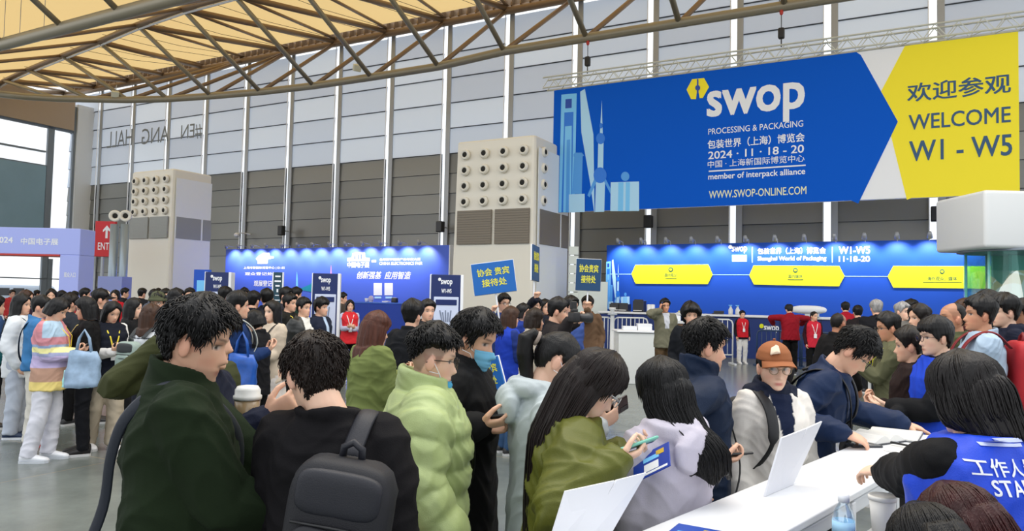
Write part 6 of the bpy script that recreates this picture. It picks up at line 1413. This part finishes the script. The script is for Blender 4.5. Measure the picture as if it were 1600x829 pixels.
for y in (-.04, -wd+.03): q.rbox((Lt/2, y, ZT-.065), (Lt-.08, .03, .05), .005)
for x in (.05, Lt*.5, Lt-.05): q.rbox((x, -wd/2, ZT-.065), (.03, wd-.08, .05), .005)
q.obj('frame', mat('table_frame_white', (.74, .75, .77), .4), tb)
xl_ = (B_-org)@dv-.12
for x in (.06, xl_, Lt-.06):
    for y in (-.04, -wd+.03): q = MB(); q.rbox((x, y, (ZT-.04)/2), (.045, .045, ZT-.04), .005); q.obj('leg', tw, tb)
q = MB(); q.rbox((Lt/2, -wd+.03, .25), (Lt-.1, .025, .04), .005); q.obj('stretcher', tw, tb)
def on_table(px, py, dz=.001): return zplane(px, py, ZT)+np.array([0, 0, dz])
# folded white card stands
cardm = mat('white_card', (.78, .79, .84), .55)
def card(label, bl, br, tl, tr, yo=0):
    a, b = on_table(*bl), on_table(*br); c = at(*tl, a[1]+.04); d = at(*tr, b[1]+.04)
    th = thing('card_stand', label, 'sign', T(*((a+b)/2))); o = (a+b)/2
    n = nrm(np.cross(b-a, c-a)); n = n if n[1] < 0 else -n
    def quad(P):
        q = MB(); f = [p-o for p in P]; q.rings([f, [p-n*.006 for p in f]]); return q
    u = lambda s, t: (a*(1-s)+b*s)*(1-t)+(c*(1-s)+d*s)*t
    quad([u(0, 0), u(.55, 0), u(.60, 1), u(0, 1)]).obj('left_panel', cardm, th)
    quad([u(.55, 0), u(1, 0), u(1, 1.02), u(.625, 1.0), u(.585, .74)]).obj('right_panel', cardm, th)
    e = b+dv*.10-nv*.0; f = a+dv*.10
    q = MB(); q.rings([[p-o+np.array([0, 0, .0]) for p in (a, b, e, f)], [p-o+np.array([0, 0, .004]) for p in (a, b, e, f)]]); q.obj('foot_flap', cardm, th)
card('white folded card stand nearest the camera, standing before the olive bomber jacket', (853, 868), (948, 846), (884, 767), (1009, 740))
card('white folded card stand in the middle of the table before the tan cap woman', (1195, 776), (1240, 757), (1222, 684), (1284, 660))
def flat(name, label, cat, p, size, ang, mats, lift=0., extra=None):
    th = thing(name, label, cat, T(*p) @ Matrix.Rotation(ang, 4, 'Z')); q = MB(); q.rbox((0, 0, size[2]/2+lift), size, min(.004, size[2]*.4)); q.obj('body', mats, th)
    if extra: extra(th)
    return th
tang = math.atan2(dv[1], dv[0])
def mag_print(w, h, z):
    def f(th):
        for nm, c, s, m in (('printed_panel', (-.02, .03), (w*.5, h*.3), sky1), ('printed_panel', (w*.22, -h*.2), (w*.3, h*.25), mat('print_gold', srgb(206, 170, 50), .5)), ('printed_panel', (-w*.25, -h*.22), (w*.28, h*.3), sky3)):
            q = MB(); q.rbox((*c, z), (*s, .0012), .0005); q.obj(nm, m, th)
    return f
flat('brochure', 'blue and gold brochure lying at the near end of the white table', 'brochure', on_table(1082, 842), (.21, .15, .006), tang+.2, mat('brochure_blue', srgb(20, 70, 170), .35), 0, mag_print(.21, .15, .0065))
# open books and papers by the leaning man
pap = mat('book_paper', (.74, .73, .70), .6); dkc = mat('book_cover', (.08, .085, .10), .5)
def book(label, p, ang, w=.17, h=.24, t=.012, bow=.012):
    th = thing('open_book', label, 'book', T(*p) @ Matrix.Rotation(ang, 4, 'Z'))
    q = MB(); q.rbox((0, 0, .002), (w*2, h, .004), .0015); q.obj('cover', dkc, th)
    for sd in (-1, 1):
        q = MB(); R = []
        for u in np.linspace(0, 1, 9):
            zz = .005+t*(1-u*.5)+bow*math.sin(math.pi*u)*(1.2-u); R.append([(sd*u*w*.97, -h*.48, .0045), (sd*u*w*.97, h*.48, .0045), (sd*u*w*.97, h*.48, zz), (sd*u*w*.97, -h*.48, zz)])
        q.rings(R); q.obj('pages', pap, th, False)
book('open white book nearest the leaning hand at the far end of the table', on_table(1398, 680), tang+.15)
book('open book with curled pages beside the other open book on the table', on_table(1362, 688, .004), tang-.3, .13, .2, .012, .03)
flat('phone', 'dark phone lying on the table below the open books', 'phone', on_table(1350, 697), (.15, .072, .009), tang-.75, mat('phone_case', (.03, .035, .045), .3), 0, lambda th: (lambda q: (q.rbox((0, 0, .0095), (.14, .066, .001), .0004), q.obj('screen', mat('phone_screen', (.015, .018, .022), .08), th)))(MB()))
flat('paper_sheet', 'white paper sheet under the pen near the staff sleeve', 'paper', on_table(1412, 702), (.2, .14, .002), tang+.1, pap, 0, lambda th: (lambda q: (q.rbox((.03, 0, .0025), (.1, .004, .0006), .0002), q.obj('printed_line', dkc, th)))(MB()))
p = on_table(1414, 700, .012); th = thing('pen', 'black pen lying on the paper near the staff sleeve', 'pen', T(*p) @ Matrix.Rotation(tang-1.9, 4, 'Z'))
q = MB(); q.tube([(-.07, 0, .004), (.06, 0, .004)], .005, 10, None, True); q.obj('barrel', blackm, th, True); q = MB(); q.tube([(-.07, 0, .011), (-.03, 0, .011)], .0015, 6); q.obj('clip', grey_al, th)
# low shelf unit behind the table on the staff side with cup and bottle
zs_ = 1.0; pc = zplane(1379, 838, zs_); pb = zplane(1318, 868, zs_)
sh = thing('side_counter', 'grey side counter beside the white table holding the paper cup and water bottle', 'counter', T(pc[0], pc[1], 0) @ Matrix.Rotation(tang, 4, 'Z'))
q = MB(); q.rbox((-.05, -.04, zs_-.015), (.60, .20, .03), .006); q.obj('shelf_board', mat('shelf_grey', (.35, .36, .37), .5), sh)
for x in (-.32, .22):
    for y in (-.12, .04): q = MB(); q.rbox((x, y, (zs_-.03)/2), (.03, .03, zs_-.03), .004); q.obj('leg', grey_al, sh)
s = .042
cu = thing('paper_cup', 'tall white paper cup standing below the staff sleeve beside the white table', 'cup', T(pc[0], pc[1], zs_+.001))
q = MB(); q.lathe([(0, 0), (.030, 0), (.041, .125), (.038, .125), (.028, .006), (0, .006)], 24); q.obj('cup_body', mat('cup_white', (.80, .78, .74), .5), cu, True)
q = MB(); q.lathe([(.043, .118), (.044, .128), (.040, .134), (.039, .128)], 24); q.obj('rim', mat('cup_white', (.80, .78, .74), .5), cu, True)
bo = thing('water_bottle', 'small clear water bottle with a white cap beside the table leg', 'bottle', T(pb[0], pb[1], zs_+.001))
q = MB(); q.lathe([(0, 0), (.028, 0), (.032, .01), (.032, .05), (.029, .058), (.032, .066), (.032, .11), (.026, .135), (.014, .155), (.0135, .165), (0, .165)], 24); q.obj('bottle_body', glassmat('bottle_plastic', (.86, .92, .96), .78), bo, True)
q = MB(); q.lathe([(0, .160), (.0165, .160), (.0165, .182), (0, .182)], 20); q.obj('cap', whitep, bo, True)
q = MB(); q.lathe([(.0325, .068), (.0325, .105), (.0315, .105), (.0315, .068)], 24); q.obj('paper_label', sky2, bo, True)

# ------------------------------------------------------------------ things people carry
g = G['blackpack']; backpack(g, 'black backpack hanging on the right shoulder of the black jacket', c_(20, 20, 27), z=1.17, off=(.10, .0), size=(.28, .15, .42), tilt=.14, c2=c_(26, 27, 36), straps=(1,))
g = G['cap']; backpack(g, 'black backpack worn by the tan cap woman', c_(20, 20, 24), z=1.2, size=(.28, .13, .40), straps=(1,))
g = G['leaning']; backpack(g, 'black backpack on the back of the blue jacket leaning at the table', c_(18, 18, 22), z=1.2, size=(.28, .14, .42), straps=(-1,))
g = G['lightblue']; backpack(g, 'red backpack with dark trim on the light blue jacket', c_(176, 24, 34), z=1.16, size=(.35, .22, .50), c2=c_(120, 16, 26))
g = G['stripes']; backpack(g, 'grey green backpack on the striped top', c_(142, 158, 150), z=1.16, size=(.27, .13, .34), c2=c_(40, 44, 46))
g = G['bluejumper']; backpack(g, 'pale grey backpack on the navy jumper behind the green jacket', c_(176, 178, 170), z=1.2, size=(.28, .15, .40))
# messenger bag of the green jacket
g = G['green']; R = np.eye(3); p = g.b1(-.06, -.27, .86); d = world_thing(g, 'shoulder_bag', 'black shoulder bag hanging behind the dark green jacket at the lower left', 'bag', p)
q = MB(); q.sup((0, 0, 0), (.17, .07, .13), .45, None, 28, 18); q.obj('bag_body', mat('pack_fabric', c_(24, 24, 26), .65, bump=.25, bscale=300, var=.08), d, True)
q = MB(); q.sup((0, -.05, .05), (.165, .04, .085), .45, None, 26, 14); q.obj('flap', mat('pack_trim', c_(28, 28, 31), .55, bump=.2, bscale=300), d, True)
q = MB(); pts = [(-.04, -.25, .93), (-.02, -.195, 1.1), (.02, -.178, 1.25), (.06, -.145, 1.36), (.09, -.075, 1.435), (.10, .0, 1.455), (.09, .09, 1.40), (.02, .165, 1.28), (-.08, .165, 1.1), (-.17, .10, .98), (-.20, -.02, .93), (-.12, -.22, .9)]
L_ = spline([(g.b1(*x)-p)*g.scale for x in pts], 5); q.tube(L_, [(.019, .006)]*len(L_), 8, (.6, .8, 0)); q.obj('strap', mat('strap_fabric', c_(26, 32, 44), .6, bump=.2), d, True)
# coffee
g = G['coffee']; p = at(386, 642, 2.52); d = thing('coffee_cup', 'clear takeaway coffee cup with a domed white lid held up behind the green jacket', 'cup', T(p[0], p[1], p[2]-.055))
q = MB(); q.lathe([(0, 0), (.031, 0), (.033, .004), (.043, .098), (.042, .098), (.031, .006), (0, .006)], 24); q.obj('cup_body', mat('latte', (.36, .25, .13), .3, coat=.5), d, True)
q = MB(); q.lathe([(.045, .095), (.047, .10), (.047, .108), (.042, .112), (.042, .128), (.034, .140), (.012, .143), (0, .143)], 24); q.obj('lid', mat('lid_clear', (.80, .80, .76), .25), d, True)
# phones and papers in hands
phone_at(G['masked'], 1, 'dark phone in the hands of the masked black coat', size=(.072, .15, .009))
phone_at(G['greyhood'], 1, 'dark phone held up by the grey hoodie woman', c=(.03, .012, .012), off=(0, .07, .025))
phone_at(G['olive'], 1, 'phone in a teal case held by the olive jacket woman', c=c_(120, 190, 170), face=c_(110, 180, 165), off=(0, .07, .026))
phone_at(G['navyman'], 1, 'black phone in the hand of the navy jacket man over the table', off=(0, .075, .022), size=(.078, .165, .01))
for k, lab in (('rainbow', 'black phone held by the rainbow sweater woman'), ('blackjumper', 'black phone held by the woman in the black jumper'), ('blacksuit', 'white phone held by the woman in the black blazer')):
    phone_at(G[k], 1, lab, c=(.6, .6, .62) if k == 'blacksuit' else (.02, .02, .022), off=(-.03, .06, .02))
phone_at(G['phonecall'], 1, 'black phone held to the ear of the man in the olive grey jacket')
g = G['olive']; p = at(1018, 722, 2.42); P = Plane(p, at(1046, 712, 2.38)-at(985, 742, 2.44), (at(1003, 695, 2.52)-at(1012, 748, 2.36)))
P.u = nrm(P.u-P.r*(P.u@P.r)); P.n = np.cross(P.r, P.u)
d = thing('brochure', 'blue and white brochure held under the teal phone', 'brochure', P.mat())
q = MB(); q.rbox((0, 0, 0), (.14, .115, .004), .001); q.obj('cover', mat('brochure_blue', srgb(20, 60, 160), .35), d)
for c, s, m in (((-.0, .018), (.06, .02), sky1), ((.0, -.02), (.055, .035), whitep), ((.035, .03), (.03, .022), mat('print_gold', srgb(206, 170, 50), .5)), ((0, -.046), (.12, .010), whitep)):
    q = MB(); q.rbox((*c, .0026), (*s, .001), .0004); q.obj('printed_panel', m, d)
# camera of the photographer
p = at(897, 495, 6.95); d = thing('camera', 'black camera with a long lens held up below the teal sign', 'camera', T(*p) @ Matrix.Rotation(-1.2, 4, 'Z'))
q = MB(); q.rbox((0, 0, 0), (.14, .07, .10), .015); q.rbox((0, 0, .06), (.06, .06, .04), .012); q.obj('camera_body', blackm, d, True)
q = MB(); q.lathe([(0, .0), (.038, 0), (.04, .08), (.048, .1), (.048, .15), (.04, .15), (.035, .12), (0, .12)], 20, (0, .03, -.005), (0, 1, 0)); q.obj('camera_lens', dk, d, True)
q = MB(); q.rbox((-.02, 0, .11), (.05, .06, .08), .012); q.obj('flash', blackm, d)
# carrier bags
def carrier(label, p, w, h, dp, m, yaw, cat='bag'):
    d = thing('carrier_bag', label, cat, T(*p) @ Matrix.Rotation(yaw, 4, 'Z'))
    q = MB(); R = []
    for u in np.linspace(0, 1, 8):
        k = 1-.25*(1-u)**3*0-.35*u**2*.6; R.append([(w/2*k*math.copysign(abs(math.cos(t))**.6, math.cos(t)), dp/2*(1-.7*u)*math.copysign(abs(math.sin(t))**.6, math.sin(t)), -h+h*u) for t in np.linspace(0, 6.283, 24, endpoint=False)])
    q.rings(R); me = q.mesh('bag_body', m, True); folds(me, .02, 5, .6); link('bag_body', me, d)
    for sy in (-1, 1):
        q = MB(); q.tube([(-w*.22, sy*.02, -.02), (-w*.14, sy*.015, .12), (0, sy*.008, .2), (w*.14, sy*.015, .12), (w*.22, sy*.02, -.02)], (.010), 6); q.obj('handle', m, d, True)
    return d
p = at(131, 548, 7.0); carrier('blurred grey blue tote bag hanging before the woman with the black bob', p, .30, .34, .2, mat('tote_blue', c_(140, 164, 190), .6, var=.3, vscale=9), .3)
p = at(118, 579, 7.0); carrier('small mint carrier bag behind the grey blue tote', p, .24, .16, .1, mat('mint_bag', c_(160, 222, 220), .5), .2)
p = at(378, 553, 6.78); carrier('translucent blue plastic bag hanging right of the green jacket', p, .28, .36, .14, mat('plastic_blue', c_(30, 84, 170), .3, var=.3, vscale=9), .1)
# printing on the staff vest, wrapped onto the cloth
g = G['staff']; vest = [c for c in g.root.children if c.name.startswith('vest')][0]
from mathutils.bvhtree import BVHTree
bvh = BVHTree.FromPolygons([tuple(x) for x in getco(vest.data)], [tuple(f.vertices) for f in vest.data.polygons])
def vest_ray(x, z, off):
    h = bvh.ray_cast(Vector((x, -1.2, z)), Vector((0, 1, 0)))
    return Vector((x, h[0].y-off, h[0].z)) if h[0] is not None else None
def vest_px(px, py):
    """picture point -> (x, z) on the back of the vest"""
    o_ = g.tol(C_O); q_ = g.tol(at(px, py, 3.0)); dd = Vector(q_-o_).normalized(); h = bvh.ray_cast(Vector(o_), dd)
    return (h[0].x, h[0].z) if h[0] is not None else None
def vest_letters(s, cx, cz, w, h, m, wg):
    o = letters(vest, s, cx, cz, w, h, m, 0, wg, thick=0)
    bm = bmesh.new(); bm.from_mesh(o.data); bmesh.ops.triangulate(bm, faces=bm.faces[:])
    for _ in range(2):
        ed = [e for e in bm.edges if e.calc_length() > .02]
        if ed: bmesh.ops.subdivide_edges(bm, edges=ed, cuts=1); bmesh.ops.triangulate(bm, faces=bm.faces[:])
    for v_ in bm.verts:
        p_ = vest_ray(v_.co.x, v_.co.y, .004+v_.co.z)
        v_.co = p_ if p_ is not None else Vector((v_.co.x, -.12, v_.co.y))
    bm.to_mesh(o.data); bm.free(); o.data.update()
vx0 = vest_px(1500, 725)
if vx0 is not None:
    va = vest_px(1515, 735); vb_ = vest_px(1590, 735); k_ = (vb_[0]-va[0])/75.0
    def put(s, x0, x1, yc, hpx, m, wg):
        a_ = vest_px(min(x0, 1598), yc); 
        if a_ is None: return
        w_ = (x1-x0)*k_; vest_letters(s, a_[0]+w_/2, a_[1], w_, hpx*k_, m, wg)
    pale = mat('print_pale_lilac', (.52, .58, .86), .5)
    put('swop', 1521, 1586, 666, 26, pale, .03); put('工作人员', 1512, 1622, 728, 27, whitep, .02); put('STAFF', 1550, 1626, 762, 24, whitep, .02)
    for y_, h_ in ((684, 6), (692, 5)): put('—', 1527, 1592, y_, h_, pale, 0)
    c_l = vest_px(1511, 657)
    if c_l is not None:
        p_ = vest_ray(*c_l, .004); q = MB(); q.sup(p_, (.012, .003, .013)); q.obj('logo', mat('logo_lime', srgb(226, 226, 120), .5), vest, True)
